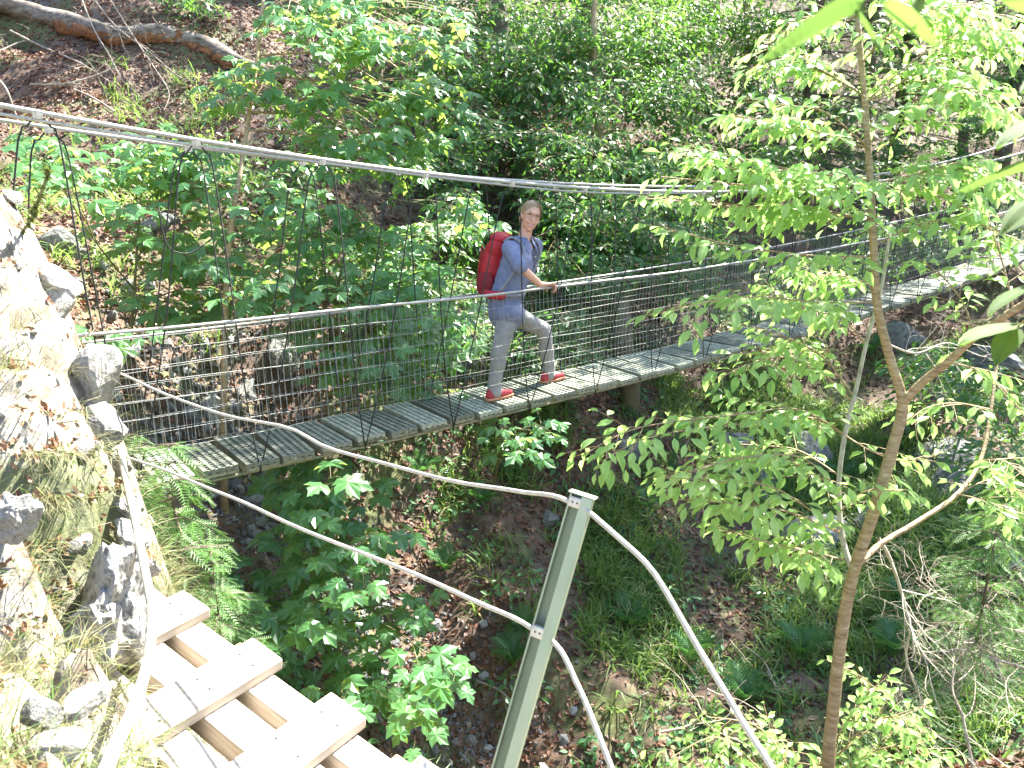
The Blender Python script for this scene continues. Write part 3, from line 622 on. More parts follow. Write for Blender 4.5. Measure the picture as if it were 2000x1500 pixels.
face_bit('lips', [(-.030, .066, -.050), (-.015, .083, -.0535), (0, .087, -.0545), (.015, .083, -.0535), (.030, .066, -.050), (.016, .082, -.067), (0, .086, -.0705), (-.016, .082, -.067), (-.030, .066, -.050)], .0032, 'lip')
gl = MB()
for sg in (-1, 1):
    ring = [(sg*.032+.021*math.cos(a), .090-.010*abs(math.cos(a)), .016+.0145*math.sin(a)) for a in np.linspace(0, 2*math.pi, 15)]
    gl.tube([HP(*p) for p in ring], .0012, 4); gl.tube([HP(sg*.053, .078, .018), HP(sg*.075, -.01, .012)], .0012, 4)
gl.tube([HP(-.011, .088, .018), HP(.011, .088, .018)], .0012, 4)
gl.build('eyeglasses', M['strap'], who, True)

# ------------------------------------------------------------------ backpack
bk = -fw; bc = E_['chest']+bk*.195-UP*.035+rt*.015
pack = thing('backpack', bc-UP*.28, 'bright red hiking backpack on the walking woman, with grey waist strap', 'backpack')
tilt = nrm(UP+fw*.16); bt = nrm(bk-tilt*(bk@tilt))
c = MB(); ellipsoid(c, bc-tilt*.02, rt*.145, bt*.108, tilt*.245, 20, 14); ellipsoid(c, bc-tilt*.05+bt*.02, rt*.135, bt*.10, tilt*.215); ellipsoid(c, bc+tilt*.15-bt*.03, rt*.125, bt*.08, tilt*.12)
blob('pack_body', c, 'red', pack, .011, 3, .012)
c = MB(); ellipsoid(c, bc+tilt*.225-bt*.03, rt*.112, bt*.085, tilt*.045); blob('pack_lid', c, 'red', pack, .011, 3, .008)
for sg in (-1, 1):
    c = MB(); ellipsoid(c, bc-tilt*.13+rt*sg*.118-bt*.01, rt*.038, bt*.085, tilt*.12); blob('side_pocket', c, 'darkred', pack, .011, 3)
    m = MB(); m.tube(curve([bc+rt*sg*.112+bt*.060+tilt*.16, bc+rt*sg*.135+bt*.055, bc+rt*sg*.125+bt*.05-tilt*.20], 10), .0055, 5); m.build('piping', M['red'], pack, True)
    S_ = E_['rs' if sg > 0 else 'ls']
    m = MB(); m.tube(curve([bc+tilt*.21-bt*.10+rt*sg*.06, E_['nb']+rt*sg*.10+UP*.045-fw*.02, E_['nb']+rt*sg*.105-UP*.03+fw*.085, E_['chest']+rt*sg*.125+fw*.115, E_['pel']+UP*.10+rt*sg*.145+fw*.03, bc-tilt*.18-bt*.08+rt*sg*.12], 24), .0115, 6, True, 1.0); 
    V = np.concatenate(m.v); m.build('shoulder_strap', M['strap'], pack, True)
m = MB(); ring = []
for a in np.linspace(math.pi*.5, math.pi*2.5, 30): ring.append(E_['pel']+UP*(.095+.004*math.sin(a*3))+(rt*.158*math.cos(a)+fw*.148*math.sin(a)))
m.tube(ring, .011, 6); m.build('waist_strap', M['strap'], pack, True)
c = MB(); a = .25
for a in (-.55, -.2, .15, .45): ellipsoid(c, E_['pel']+UP*.10+rt*.162*math.cos(a)+fw*.15*math.sin(a), rt*.028, fw*.05, UP*.036)
blob('waist_pad', c, 'red', pack, .011, 3)
m = MB(); m.box(bc+rt*.10+bt*.088+tilt*.11, nrm(rt+bt*-.6)*.016, tilt*.007, nrm(bt+rt*.6)*.004); m.build('print_mark', M['white'], pack)
m = MB(); m.tube(curve([E_['pel']+rt*.17+UP*.07-fw*.06, E_['pel']+rt*.175-UP*.02-fw*.07, E_['pel']+rt*.165-UP*.12-fw*.075], 8), .005, 5); m.build('loose_strap', M['lace'], pack, True)

# ------------------------------------------------------------------ rocks
def slope_n(x, y, e=.06):
    zx = (ground_z(np.asarray(x)+e, y)-ground_z(np.asarray(x)-e, y))/(2*e); zy = (ground_z(x, np.asarray(y)+e)-ground_z(x, np.asarray(y)-e))/(2*e)
    return nrm(np.c_[-zx, -zy, np.ones_like(zx)])
def rock_mesh(name, seed, mat, sub=3, cuts=9, rough=.06):
    r = np.random.default_rng(seed); bm = bmesh.new(); bmesh.ops.create_icosphere(bm, subdivisions=sub, radius=1)
    V = np.array([v.co for v in bm.verts])
    for q in range(cuts):
        n = nrm(r.normal(size=3)); d = r.uniform(.45, .8); k = V@n; V = V-np.where(k > d, k-d, 0)[:, None]*n*.94
    V = V*(1+rough*(vnoise(V[:, 0]*3+9, V[:, 1]*3+V[:, 2]*2.3+seed, seed)-.5)[:, None]*2+rough*.6*(vnoise(V[:, 0]*8+3, V[:, 1]*8+V[:, 2]*7, seed+5)-.5)[:, None]*2)
    for v, c in zip(bm.verts, V): v.co = c
    me = bpy.data.meshes.new(name); bm.to_mesh(me); bm.free(); me.materials.append(M[mat]); return me
def rock(p, size, seed, mat, label, group=None, rot=None, me=None, cat='rock', name='rock'):
    o = link(name, me or rock_mesh(name, seed, mat)); o.location = tuple(p); o.scale = size; o.rotation_euler = rot or (seed*.7 % 1.2, seed*1.3 % 1.1, seed*2.1 % 6)
    return tag(o, label, cat, group)
rock(pix(10,640,3.05), (.20,.22,.17), 3, 'palerock', 'large grey boulder with shaded underside at the left edge of the bank', 'bank rocks', (.2,.5,.3))
rock(pix(85,560,3.25), (.17,.15,.10), 5, 'palerock', 'sunlit pale rock slab above the grey boulder on the bank', 'bank rocks', (.1,.45,.5))
rock(pix(118,590,3.22), (.10,.10,.08), 8, 'palerock', 'small rock wedged beside the sunlit slab at the bank edge', 'bank rocks')
rock(pix(192,740,3.05), (.105,.16,.16), 12, 'palerock', 'blocky mossy rock jutting from the bank rim above the wire rope', 'bank rocks', (.1,.25,.4))
rock(pix(196,828,3.02), (.10,.12,.13), 14, 'rock', 'angular rock hanging below the mossy block on the rim', 'bank rocks', (.3,.1,1.0))
rock(pix(205,1220,2.52), (.16,.27,.26), 21, 'outcrop', 'mottled grey rock face behind the pale stick above the steps', 'bank rocks', (.12,.1,.75), rock_mesh('rock', 21, 'outcrop', 5, 12, .22))
for i, (u, v, d, sz, lab) in enumerate([(226,905,2.99,.075,'pale knob of rock on the rim where the pale stick begins'),(246,985,2.87,.065,'rim rock just right of the pale stick at its upper third'),(258,1045,2.78,.07,'lumpy rim rock above the topmost tread'),(276,1110,2.66,.06,'last pale rim rock directly above the topmost tread'),(30,1010,2.1,.07,'pale ledge stone near the left edge in dead leaves')]):
    rock(pix(u, v, d), (sz, sz*1.2, sz*.9), 70+i, 'palerock', lab, 'bank rocks', (.3*i, .5, i*1.1), rock_mesh('rock', 70+i, 'palerock', 4, 11, .16))
BM_ = [rock_mesh('bank_stone', 300+i, 'palerock', 2, 9, .08) for i in range(6)]
for i in range(130):
    for q in range(20):
        x, y = RNG.uniform(-2.5, -.3), RNG.uniform(1.0, 3.5); gz = ground_z([x], [y])[0]; nz_ = slope_n([x], [y])[0][2]
        if gz > -.6 and RNG.random() < (1.25-nz_)*1.2: break
    s_ = RNG.uniform(.015, .055)
    rock((x, y, gz+s_*.1), (s_, s_*RNG.uniform(.7,1), s_*RNG.uniform(.4,.8)), i, 'palerock', 'small pale limestone fragment on the sunny bank', 'limestone fragments on the bank', tuple(RNG.uniform(0, 6, 3)), BM_[i % 6], 'stone', 'bank_stone')
rock(pix(112,1460,1.6), (.055,.06,.035), 31, 'palerock', 'flat grey stone lying in grass at the bottom left corner', 'bank rocks')
rock(pix(165,1375,1.75), (.05,.06,.04), 33, 'palerock', 'small pale stone left of the pale stick near the bottom', 'bank rocks')
rock(pix(75,1395,1.62), (.04,.05,.035), 35, 'rock', 'small brown stone among dead leaves at lower left', 'bank rocks')
for i, (u, v, sz, lab) in enumerate([(1065,1010,.16,'pointed grey stone on the slope beside the post top'),(1420,870,.5,'dark rock face below the bridge right of centre'),(1490,930,.45,'broken dark outcrop behind the hornbeam leaves'),
    (1590,1050,.40,'pale rock slab in the shaded cliff left of the forked trunk'),(1560,880,.4,'bluish rock ledge under the right part of the bridge'),(1760,660,.5,'brown rock block under the sunlit end of the deck'),(1830,890,.5,'grey cliff block right of the forked trunk'),
    (1900,960,.45,'shaded ledge rock near the right edge'),(1980,1100,.4,'grey rock at the right edge beside the young spruce'),(1700,1010,.3,'small cliff rock between the two forks'),(1860,780,.4,'mossy boulder above the right fork'),
    (1950,700,.5,'dark boulder under the bridge at the far right'),(300,430,.22,'grey stone in the litter behind the left hangers'),(560,690,.25,'pale stone behind the netting at left'),(900,700,.3,'earthy rock beside the netting behind the woman'),
    (480,760,.20,'white limestone block beside the thin maple stem'),(420,800,.16,'flat white limestone above the first gratings'),(860,180,.4,'grey outcrop high on the hillside left of the big trunk'),(800,100,.35,'rock in the shade at the top behind maple leaves'),
    (1230,860,.35,'earth covered boulder right under the deck'),(120,480,.3,'grey block in the shade behind the bank')]):
    p = hit(u, v); s_ = sz*random.uniform(.85, 1.15)
    rock(p-UP*sz*.25, (s_, s_*random.uniform(.7, 1.1), s_*random.uniform(.5, .85)), 50+i, 'palerock' if 'white' in lab else 'rock', lab, 'rocks on the gorge side')
SM = [rock_mesh('scree_stone', 200+i, 'scree', 1, 6, .05) for i in range(8)]
def line_pts(lst): return curve([hit(*q) for q in lst], 40)
SCREE = np.concatenate([line_pts([(330,640),(390,740),(430,830),(450,950),(520,1040)]), line_pts([(520,1040),(600,1150),(690,1250),(790,1350),(900,1450),(1000,1560)])])
n_s = 0
while n_s < 230:
    c = SCREE[random.randrange(len(SCREE))]; x = c[0]+random.gauss(0, .33); y = c[1]+random.gauss(0, .33); s_ = random.uniform(.025, .085)*(1.4 if random.random() < .15 else 1)
    rock(ground(x, y)+UP*s_*.25, (s_, s_*random.uniform(.6, 1), s_*random.uniform(.4, .8)), n_s, 'scree', 'angular grey stone lying in the scree of the gully', 'scree stones in the gully', (random.random()*6, random.random()*6, random.random()*6), SM[n_s % 8], 'stone', 'scree_stone'); n_s += 1
g_ = Scatter(); 
for i in range(4500):
    c = SCREE[random.randrange(len(SCREE))]; x = c[0]+random.gauss(0, .42); y = c[1]+random.gauss(0, .42)
    g_.add((x, y, 0), RNG.normal(size=3), RNG.normal(size=3), random.uniform(.010, .030))
P = np.array(g_.p); P[:, 2] = ground_z(P[:, 0], P[:, 1])+.008; g_.p = list(P)
OCT = ([(-1,0,0),(.9,.1,.1),(0,-.8,0),(.1,.7,-.1),(0,.1,-.5),(-.1,0,.55)], [(0,2,5),(2,1,5),(1,3,5),(3,0,5),(2,0,4),(1,2,4),(3,1,4),(0,3,4)])
tag(link('gravel', g_.mesh('gravel', OCT, M['scree'])), 'loose grey gravel filling the gully', 'gravel', kind='stuff')

# ------------------------------------------------------------------ ground cover
def pebbles(n, reg, label):
    x = RNG.uniform(reg[0], reg[1], n); y = RNG.uniform(reg[2], reg[3], n); k = RNG.random(n) < np.clip(.35+2.5*fbm(x, y, .9, 3, 81)*2, .05, 1); x, y = x[k], y[k]; s = Scatter(); m = len(x)
    s.p = list(np.c_[x, y, ground_z(x, y)+.006]); s.x = list(RNG.normal(size=(m, 3))); s.n = list(RNG.normal(size=(m, 3))); s.sz = list(RNG.uniform(.006, .03, m)**1.0); s.cv = [1.0]*m
    return tag(link('rubble', s.mesh('rubble', OCT, M['rubble'])), label, 'rubble', kind='stuff')
M['rubble'] = simple('earthy_rubble', [(.05,.04,.03), (.15,.13,.11), (.30,.28,.25)], 3, .95, .3)
pebbles(14000, (-1, 9, 3.8, 10), 'small stones and clods in the bare earth of the slope')
def litter(n, region, mat, size, label, dens=None, lift=.012, tmpl=LITTER, name='leaf_litter'):
    x = RNG.uniform(region[0], region[1], n); y = RNG.uniform(region[2], region[3], n)
    if dens is not None: k = RNG.random(n) < dens(x, y); x, y = x[k], y[k]
    N = slope_n(x, y); z = ground_z(x, y)+lift; s = Scatter(); m = len(x); R = RNG.normal(size=(m, 3)); NN = N+RNG.normal(size=(m, 3))*.45
    sz = RNG.uniform(size[0], size[1], m); cv = RNG.uniform(.6, 1.8, m); P = np.c_[x, y, z]
    s.p, s.x, s.n, s.sz, s.cv = list(P), list(R-N*(R*N).sum(1)[:, None]), list(NN), list(sz), list(cv)
    return tag(link(name, s.mesh(name, tmpl, mat)), label, 'leaf litter' if name == 'leaf_litter' else 'moss', kind='stuff')
def near_scree(x, y):
    d = np.full(len(x), 9.0)
    for c in SCREE[::4]: d = np.minimum(d, np.hypot(x-c[0], y-c[1]))
    return d
gully = near_scree
litter(62000, (-8, 3.2, 3.7, 16.5), M['litter'], (.05,.095), 'reddish brown dead leaves covering the left hillside', lambda x, y: np.clip(1.2-.16*(x+1.0), .2, 1)*np.clip(.35+1.4*fbm(x, y, 1.3, 3, 60)*2+.45, .1, 1)*np.clip(gully(x, y)*2.2-.15, .25, 1))
litter(34000, (-1, 12, 3.5, 15), M['litter'], (.05,.09), 'dead leaves scattered on the shaded right side', lambda x, y: np.clip(.5+1.5*fbm(x, y, 1.1, 3, 61)*2, .08, 1))
def rim_bank(x, y): z = ground_z(x, y); return ((z > -.9) & (y < 3.7) & (x < .2)).astype(float)
def on_bank(x, y): z = ground_z(x, y); return ((z > .33+.0*x) & (y < 3.6)).astype(float)
M['dry'] = leafmat('dry_bank_leaf', (.10,.04,.02), (.28,.17,.10), (.3,.16,.06), .2, .6, old=(.5,.42,.3))
litter(12000, (-2.7, -.35, .9, 3.5), M['dry'], (.018,.048), 'dry curled leaves lying on the sunny bank', lambda x, y: rim_bank(x, y)*np.clip(.30+2.4*fbm(x, y, .5, 3, 62)*2, .03, 1))
litter(16000, (-2.7, -.4, .9, 3.5), M['moss_bits'], (.012,.028), 'yellow green moss cushions on the sunny bank', lambda x, y: rim_bank(x, y)*np.clip(fbm(x, y, .6, 3, 66)*8, 0, 1), .006, SMALL, 'moss')
def grass(n_t, region, mat, L, per, label, dens=None, hang=.5, width=1.0, spread=.05, upf=.9):
    x = RNG.uniform(region[0], region[1], n_t); y = RNG.uniform(region[2], region[3], n_t)
    if dens is not None: k = RNG.random(n_t) < dens(x, y); x, y = x[k], y[k]
    x = np.repeat(x, per)+RNG.normal(size=len(x)*per)*spread; y = np.repeat(y, per)+RNG.normal(size=len(y)*per)*spread
    N = slope_n(x, y); m = len(x); z = ground_z(x, y)-.01; R = RNG.normal(size=(m, 3)); R[:, 2] *= .3
    dn = nrm(np.c_[N[:, 0], N[:, 1], -np.ones(m)*.3]); X = nrm(R*.55+dn*hang+np.array([0, 0, upf])*RNG.uniform(.4, 1.2, m)[:, None])
    s = Scatter(); s.p, s.x, s.n = list(np.c_[x, y, z]), list(X), list(np.array([0, 0, 1.0])+X*.2+RNG.normal(size=(m, 3))*.35)
    s.sz, s.cv = list(RNG.uniform(L[0], L[1], m)), list(RNG.uniform(.3, 1.6, m)*1.6)
    t = ([(a, b*width, c*1.0) for a, b, c in BLADE[0]], BLADE[1])
    return tag(link('grass', s.mesh('grass', t, mat)), label, 'grass', kind='stuff')
grass(5200, (-.8, 5.5, 4.2, 10.5), M['slope_grass'], (.12,.30), 15, 'long drooping grass tufts on the slope below the bridge', lambda x, y: np.clip(.42+2.4*fbm(x, y, 1.0, 3, 71)*2+.12*(x), .06, 1)*np.clip(gully(x, y)*1.6-.5, 0, 1), .3, .95, .05, .95)
grass(2200, (3.0, 11, 4.0, 12), M['slope_grass'], (.15,.34), 13, 'dark grass hanging from ledges on the right side', lambda x, y: np.clip(.2+2.2*fbm(x, y, 1.2, 3, 72)*2, .02, 1), .3, .95, .06, .9)
grass(420, (-6, 0, 7.0, 12), M['slope_grass'], (.15,.35), 14, 'mossy grass tufts on the upper left hillside', lambda x, y: np.clip(2.6*fbm(x, y, 1.6, 3, 73)*2-.1, .0, 1), .4, .9, .07, .8)
grass(2300, (-2.7, -.35, .9, 3.5), M['straw'], (.06,.20), 15, 'sunlit grass and straw on the bank', lambda x, y: rim_bank(x, y)*np.clip(.45+2*fbm(x, y, .5, 3, 74)*2, .08, 1), .35, .22, .035, .7)
grass(900, (-1.7, .1, 1.5, 3.5), M['straw'], (.08,.2), 14, 'grass hanging over the steep rim of the bank', lambda x, y: rim_bank(x, y)*np.clip((.75-slope_n(x, y)[:, 2])*4, 0, .9), .8, .25, .03, .3)
grass(420, (-2.4, -.35, .9, 2.6), M['grass'], (.10,.22), 11, 'green grass blades beside the timber steps', lambda x, y: on_bank(x, y)*np.clip(1.2+.9*x+.3, .2, 1), .3, .32, .03, .9)

def ground_cover(n, reg, size, label, k0, dens):
    x = RNG.uniform(reg[0], reg[1], n); y = RNG.uniform(reg[2], reg[3], n); k = RNG.random(n) < dens(x, y); x, y = x[k], y[k]
    x = np.repeat(x, 7)+RNG.normal(size=len(x)*7)*.035; y = np.repeat(y, 7)+RNG.normal(size=len(y)*7)*.035; m = len(x); N = slope_n(x, y)
    s = Scatter(); R_ = RNG.normal(size=(m, 3)); s.p = list(np.c_[x, y, ground_z(x, y)]+N*RNG.uniform(.02, .09, m)[:, None]); s.x = list(R_-N*(R_*N).sum(1)[:, None]*.6-UP*.25)
    s.n = list(N+UP*.6+RNG.normal(size=(m, 3))*.35); s.sz = list(RNG.uniform(size[0], size[1], m)); s.cv = list(RNG.uniform(.5, 1.6, m))
    return tag(link('ground_cover', s.mesh('ground_cover', OVATE, M['fern'])), label, 'undergrowth', kind='stuff')
ground_cover(2600, (-1, 8, 4.0, 10.5), (.04, .095), 'small green herbs growing over the slope under the bridge', 91, lambda x, y: np.clip(.25+3*fbm(x, y, .8, 3, 91)*2, .03, 1)*np.clip(gully(x, y)*1.5-.4, 0, 1))
ground_cover(500, (-6, 0, 6.5, 13), (.03, .07), 'small green herbs on the upper left hillside', 92, lambda x, y: np.clip(3*fbm(x, y, 1.0, 3, 92)*2, .02, 1))
# ------------------------------------------------------------------ plants
def clusters_plant(name, label, cat, stem, clus, leaf, mat, size, per_shoot, r0, barkm, limit=220, group=None, facing=.55, petiole=.09, parts=True, depth=.32, curve_f=(.6,1.5)):
    """a sapling: stem, a branch to every leaf cluster, petioles, leaves"""
    root = thing(name, stem[0], label, cat, group)
    S = curve(stem, 40); mb = MB(); rad = r0*np.linspace(1, .35, 40); mb.tube(S, rad, 8, rough=.04); mb.build('stem', M[barkm], root, True)
    sc = Scatter(); pet = MB()
    for (u, v, ru, rv, d, n) in clus:
        C = pix(u, v, d); k = int(np.argmin(np.linalg.norm(S-(C-UP*.25), axis=1))); A = S[k]
        br = MB(); mid = (A+C)/2+UP*.08+RNG.normal(size=3)*.05; pth = curve([A, mid, C], 12); L = np.linalg.norm(C-A)
        br.tube(pth, np.linspace(min(rad[k]*.6, .012), .004, 12), 6)
        ns = max(2, int(n*(2.05 if leaf is MAPLE else 1.3)/per_shoot))
        for q in range(ns):
            a = RNG.uniform(0, 2*math.pi); rr = math.sqrt(RNG.random())*.95
            p = pix(u+ru*rr*math.cos(a), v+rv*rr*math.sin(a), d+RNG.normal()*depth)
            gz = ground_z([p[0]], [p[1]])[0]
            if p[2] < gz+.10: p = pix(u+ru*rr*math.cos(a), v+rv*rr*math.sin(a), d-abs(RNG.normal())*.3); 
            st = pth[RNG.integers(4, 12)]; m_ = (st+p)/2+UP*.05
            br.tube(curve([st, m_, p], 6), np.linspace(.0042, .0022, 6), 4, False)
            ph = RNG.uniform(0, 6.28); out0 = nrm(p-A+np.array([0, 0, .2]))
            for j in range(per_shoot):
                ang = ph+j*2.4; o = np.array([math.cos(ang), math.sin(ang), RNG.normal()*.15]); o = nrm(o+out0*.25+toward(p)*.25)
                b_ = p+o*petiole*RNG.uniform(.6, 1.5)+UP*.02-UP*.05*(j//2)
                pet.tube([p-UP*.03*(j//2), (p+b_)/2+UP*.012-UP*.03*(j//2), b_], .0013*size/.15, 3, False)
                x = nrm(o-UP*RNG.uniform(.1, .75)); nn = UP*1.0+o*.35+toward(p)*facing+RNG.normal(size=3)*.25
                sc.add(b_, x, nn, size*RNG.uniform(.62, 1.15), RNG.uniform(*curve_f))
        br.build('branch', M[barkm], root, True)
    pet.build('petioles', M['stem'], root)['kind'] = 'stuff'
    sc.leaves(root, leaf, M[mat], limit if parts else 0); return root
stemA = [pix(448,1330,6.15), pix(441,1060,6.0), pix(437,900,5.85), pix(438,740,5.75), pix(445,500,5.9), pix(470,330,6.1), pix(500,130,6.4), pix(522,-80,6.7)]
clusters_plant('sycamore_sapling', 'tall thin maple sapling rising left of centre behind the deck', 'sapling', stemA,
  [(620,55,110,65,6.6,40),(760,120,110,80,6.9,48),(560,150,90,60,6.5,26),(690,225,130,75,6.8,50),(840,215,70,75,7.2,30),(790,300,100,55,7.2,32),(470,190,70,40,6.6,14),(860,60,60,60,7.5,22),(590,10,100,40,6.6,22),(650,300,90,35,6.8,18),(720,20,90,40,7.1,20)],
  MAPLE, 'maple', .175, 5, .036, 'bark', 240, 'maple saplings around the bridge')
clusters_plant('sycamore_sapling', 'spreading maple sapling behind the netting between stem and woman', 'sapling', [pix(640,860,6.9), pix(640,700,6.8), pix(660,560,6.8), pix(690,430,6.9), pix(720,360,7.0)],
  [(730,475,90,40,6.7,30),(600,440,100,55,6.6,30),(690,580,120,55,6.5,42),(560,560,90,60,6.5,26),(800,560,90,55,6.9,34),(770,640,100,55,6.6,36),(660,700,110,45,6.4,34),(790,730,80,40,6.6,26),(870,640,50,60,7.0,18),(900,425,55,45,7.1,16),(560,400,90,40,6.9,20),(760,690,120,40,6.7,22),(840,780,60,25,6.7,10),(640,640,120,50,6.7,24)],
  MAPLE, 'maple', .165, 5, .017, 'stem', 240, 'maple saplings around the bridge')
clusters_plant('sycamore_sapling', 'broad low maple behind the leftmost hangers', 'sapling', [pix(250,720,5.9), pix(260,600,5.9), pix(270,450,6.1), pix(280,330,6.3)],
  [(60,300,80,40,5.6,20),(120,365,60,40,4.9,12),(220,320,110,50,6.2,34),(345,335,90,55,6.3,34),(320,470,90,50,6.2,26),(430,400,70,60,6.4,24),(330,590,110,50,6.0,28),(450,560,80,60,6.1,26),(210,410,60,40,6.0,12),(400,500,80,40,6.2,18),(230,650,40,30,5.2,6),(300,280,80,30,6.4,14)],
  MAPLE, 'maple', .165, 5, .015, 'stem', 200, 'maple saplings around the bridge')
clusters_plant('sycamore_sapling', 'dark maple sapling in the gully below the deck', 'sapling', [pix(640,1420,5.9), pix(640,1280,5.6), pix(655,1120,5.4), pix(660,960,5.4)],
  [(640,965,100,55,5.4,21),(590,1060,80,55,5.3,17),(710,1050,65,55,5.4,17),(660,1150,110,50,5.2,21),(560,1215,80,45,5.2,15),(760,1170,70,45,5.3,15),(640,1270,100,50,5.1,19),(850,1290,75,55,5.0,17),(770,1380,70,50,5.0,15),(600,930,70,30,5.5,15),(690,1330,80,40,5.2,17),(530,1130,50,40,5.5,12)],
  MAPLE, 'maple', .165, 5, .014, 'stem', 240, 'maple saplings around the bridge', depth=.5)
clusters_plant('sycamore_sapling', 'small maple shoot hanging under the deck below the woman', 'sapling', [hit(960,960), pix(975,900,6.2), pix(985,860,6.0)], [(1000,850,50,25,5.9,10),(1055,845,25,22,5.9,6),(990,875,35,20,5.9,6)],
  MAPLE, 'maple', .13, 4, .008, 'stem', 60, 'maple saplings around the bridge')
# plants of the slope
for i, (u, v, sz, n, lab) in enumerate([(1015,1160,55,30,'round clump of broad green leaves left of the post'),(1330,1160,45,18,'low leafy plant right of the post'),(930,1080,50,16,'small leafy herb on the slope left of the post'),(1000,1370,60,16,'pale herb in the scree near the post foot'),
    (1240,1430,55,20,'dark leafy herb at the bottom centre'),(760,900,60,14,'herb beneath the deck left of the woman'),(1170,870,50,14,'herb in earth under the deck right of the woman'),(300,1030,45,16,'white lit bramble shoot beside the bank rim'),(1300,1010,50,14,'herb patch on the dark slope'),
    (1480,1190,60,20,'herb patch left of the hornbeam trunk'),(880,1010,45,14,'herb tuft above the gully'),(1560,730,60,18,'leafy plant on ledge under the bridge'),(690,1440,60,20,'leafy plant beside the lowest step')]):
    p = hit(u, v, 2.6 if u < 320 else 3.6); d = (p[1]*CP-(p[2]-CAMZ)*SP)-.12
    clusters_plant('leafy_plant', lab, 'plant', [p, p+UP*.08, p+UP*.16], [(u, v-12, sz, sz*.6, d, n)], OVATE, 'fern' if i % 3 else 'maple', .085, 4, .005, 'stem', 40, 'small plants on the slope', .7, .04, True, .08)
def fern(p, lab, L, n, mat='fern', lean=None):
    root = thing('fern', p, lab, 'fern', 'ferns on the slope'); me = tri_mesh('frond', np.array(FERN[0]), FERN[1], M[mat])
    out = slope_n([p[0]], [p[1]])[0]
    for i in range(n):
        a = 2*math.pi*i/n+random.uniform(-.25, .25); x = nrm(np.array([math.cos(a), math.sin(a), .35+random.uniform(-.1, .25)])+out*.55); nn = nrm(UP+out*.3); nn = nrm(nn-x*(nn@x)); y = np.cross(nn, x); s_ = L*random.uniform(.7, 1.1)
        o = bpy.data.objects.new('frond', me); COL.objects.link(o); o.parent = root
        o.matrix_basis = Matrix(((x[0]*s_, y[0]*s_, nn[0]*s_, 0), (x[1]*s_, y[1]*s_, nn[1]*s_, 0), (x[2]*s_, y[2]*s_, nn[2]*s_, 0), (0, 0, 0, 1)))
for u, v, L, lab in [(1000,1300,.30,'fern spreading left of the post at mid height'),(1020,1240,.24,'fern with hanging fronds just below the broad leaf clump'),(870,1120,.26,'fern on red litter right of the dark maple'),(1230,1230,.30,'fern right of the post in long grass'),
    (1350,1300,.32,'fern below the upper rope in green grass'),(1450,1380,.34,'fern near the bottom right of the rope'),(1120,1060,.25,'fern behind the post top'),(1260,1000,.25,'fern on the bare slope right of the post top'),(940,990,.24,'fern above the sagging rope'),
    (1560,1290,.34,'fern left of the hornbeam trunk base'),(1740,1290,.34,'fern right of the hornbeam trunk base'),(1500,1010,.3,'fern at the foot of the dark outcrop'),(1640,950,.35,'bluish fern between the hornbeam forks'),(1760,1180,.3,'fern under the bare twigs'),
    (820,930,.26,'fern under the deck beside hanging grass'),(470,1330,.25,'fern under the lowest maple leaves'),(1400,800,.35,'fern under the deck at right'),(1700,700,.4,'fern on the mossy wall under the sunlit deck'),(1850,720,.4,'fern hanging right of the hornbeam trunk'),(1300,560,.4,'fern bank behind the netting'),(1180,470,.4,'fern behind the woman to the right')]:
    fern(hit(u, v)+UP*.01, lab, L, random.randint(6, 9))

# ------------------------------------------------------------------ the hornbeam in front on the right
def spray(sc, wood, path, twig_n, twig_L, leaf_L, step, r0=.006, droop=.5, face=.35, flat=.35, start=.15, lite=False):
    P = curve(path, 24)
    if lite: wood.tube(P[::5], np.linspace(r0, .002, 5), 3, False)
    else: wood.tube(P, np.linspace(r0, .0018, 24), 5, False)
    T = nrm(np.gradient(P, axis=0))
    for i in range(twig_n):
        f = start+(1-start)*(i+.5)/twig_n; k = min(23, int(f*23)); b, t = P[k], T[k]; side = nrm(np.cross(t, UP))*(1 if i % 2 else -1)
        L = twig_L*(1.15-.75*f)*RNG.uniform(.6, 1.2); dr = nrm(t*.75+side*.85+RNG.normal(size=3)*flat*.5-UP*.05)
        n = max(2, int(L/step)); e = b+dr*L-UP*L*L*droop
        q = np.linspace(0, 1, n+1); tw = b[None]+dr[None]*(L*q)[:, None]-UP[None]*(L*L*droop*q*q)[:, None]
        if not lite: wood.tube(tw, np.linspace(.0016, .0008, n+1), 3, False)
        elif i % 2 == 0: wood.tube(tw[[0, -1]], .0018, 3, False)
        for j in range(1, n+1):
            s2 = nrm(np.cross(dr, UP))*(1 if j % 2 else -1)
            x = nrm(dr*.55+s2*(.75 if j < n else 0)-UP*RNG.uniform(.15, 1.0)*droop*1.5+RNG.normal(size=3)*.18)
            nn = UP+toward(b)*face+RNG.normal(size=3)*.32
            sc.add(tw[j]+s2*.004, x, nn, leaf_L*RNG.uniform(.6, 1.15)*(1 if f < .9 else .85), RNG.uniform(.5, 1.8))
hb = thing('hornbeam_tree', pix(1620,1760,3.05), 'slender forked hornbeam with bright backlit leaves in the right foreground', 'tree')
TR = ppath([(1622,1800,3.05),(1618,1500,2.98),(1628,1380,2.95),(1642,1250,2.92),(1664,1130,2.9),(1706,1000,2.87),(1748,860,2.85),(1763,785,2.84),(1738,700,2.83),(1714,600,2.82),(1707,500,2.82),(1701,380,2.85),(1694,260,2.9),(1685,150,2.95),(1675,30,3.0),(1665,-120,3.1),(1668,-300,3.2)], 60)
RT = np.interp(np.linspace(0, 16, 60), [0,1,4,6.9,7.1,9,12,14,16], [.0255,.0235,.0215,.0205,.017,.015,.012,.010,.008])
b = MB(); b.tube(TR, RT, 12, rough=.035); b.build('trunk', M['bark'], hb, True)
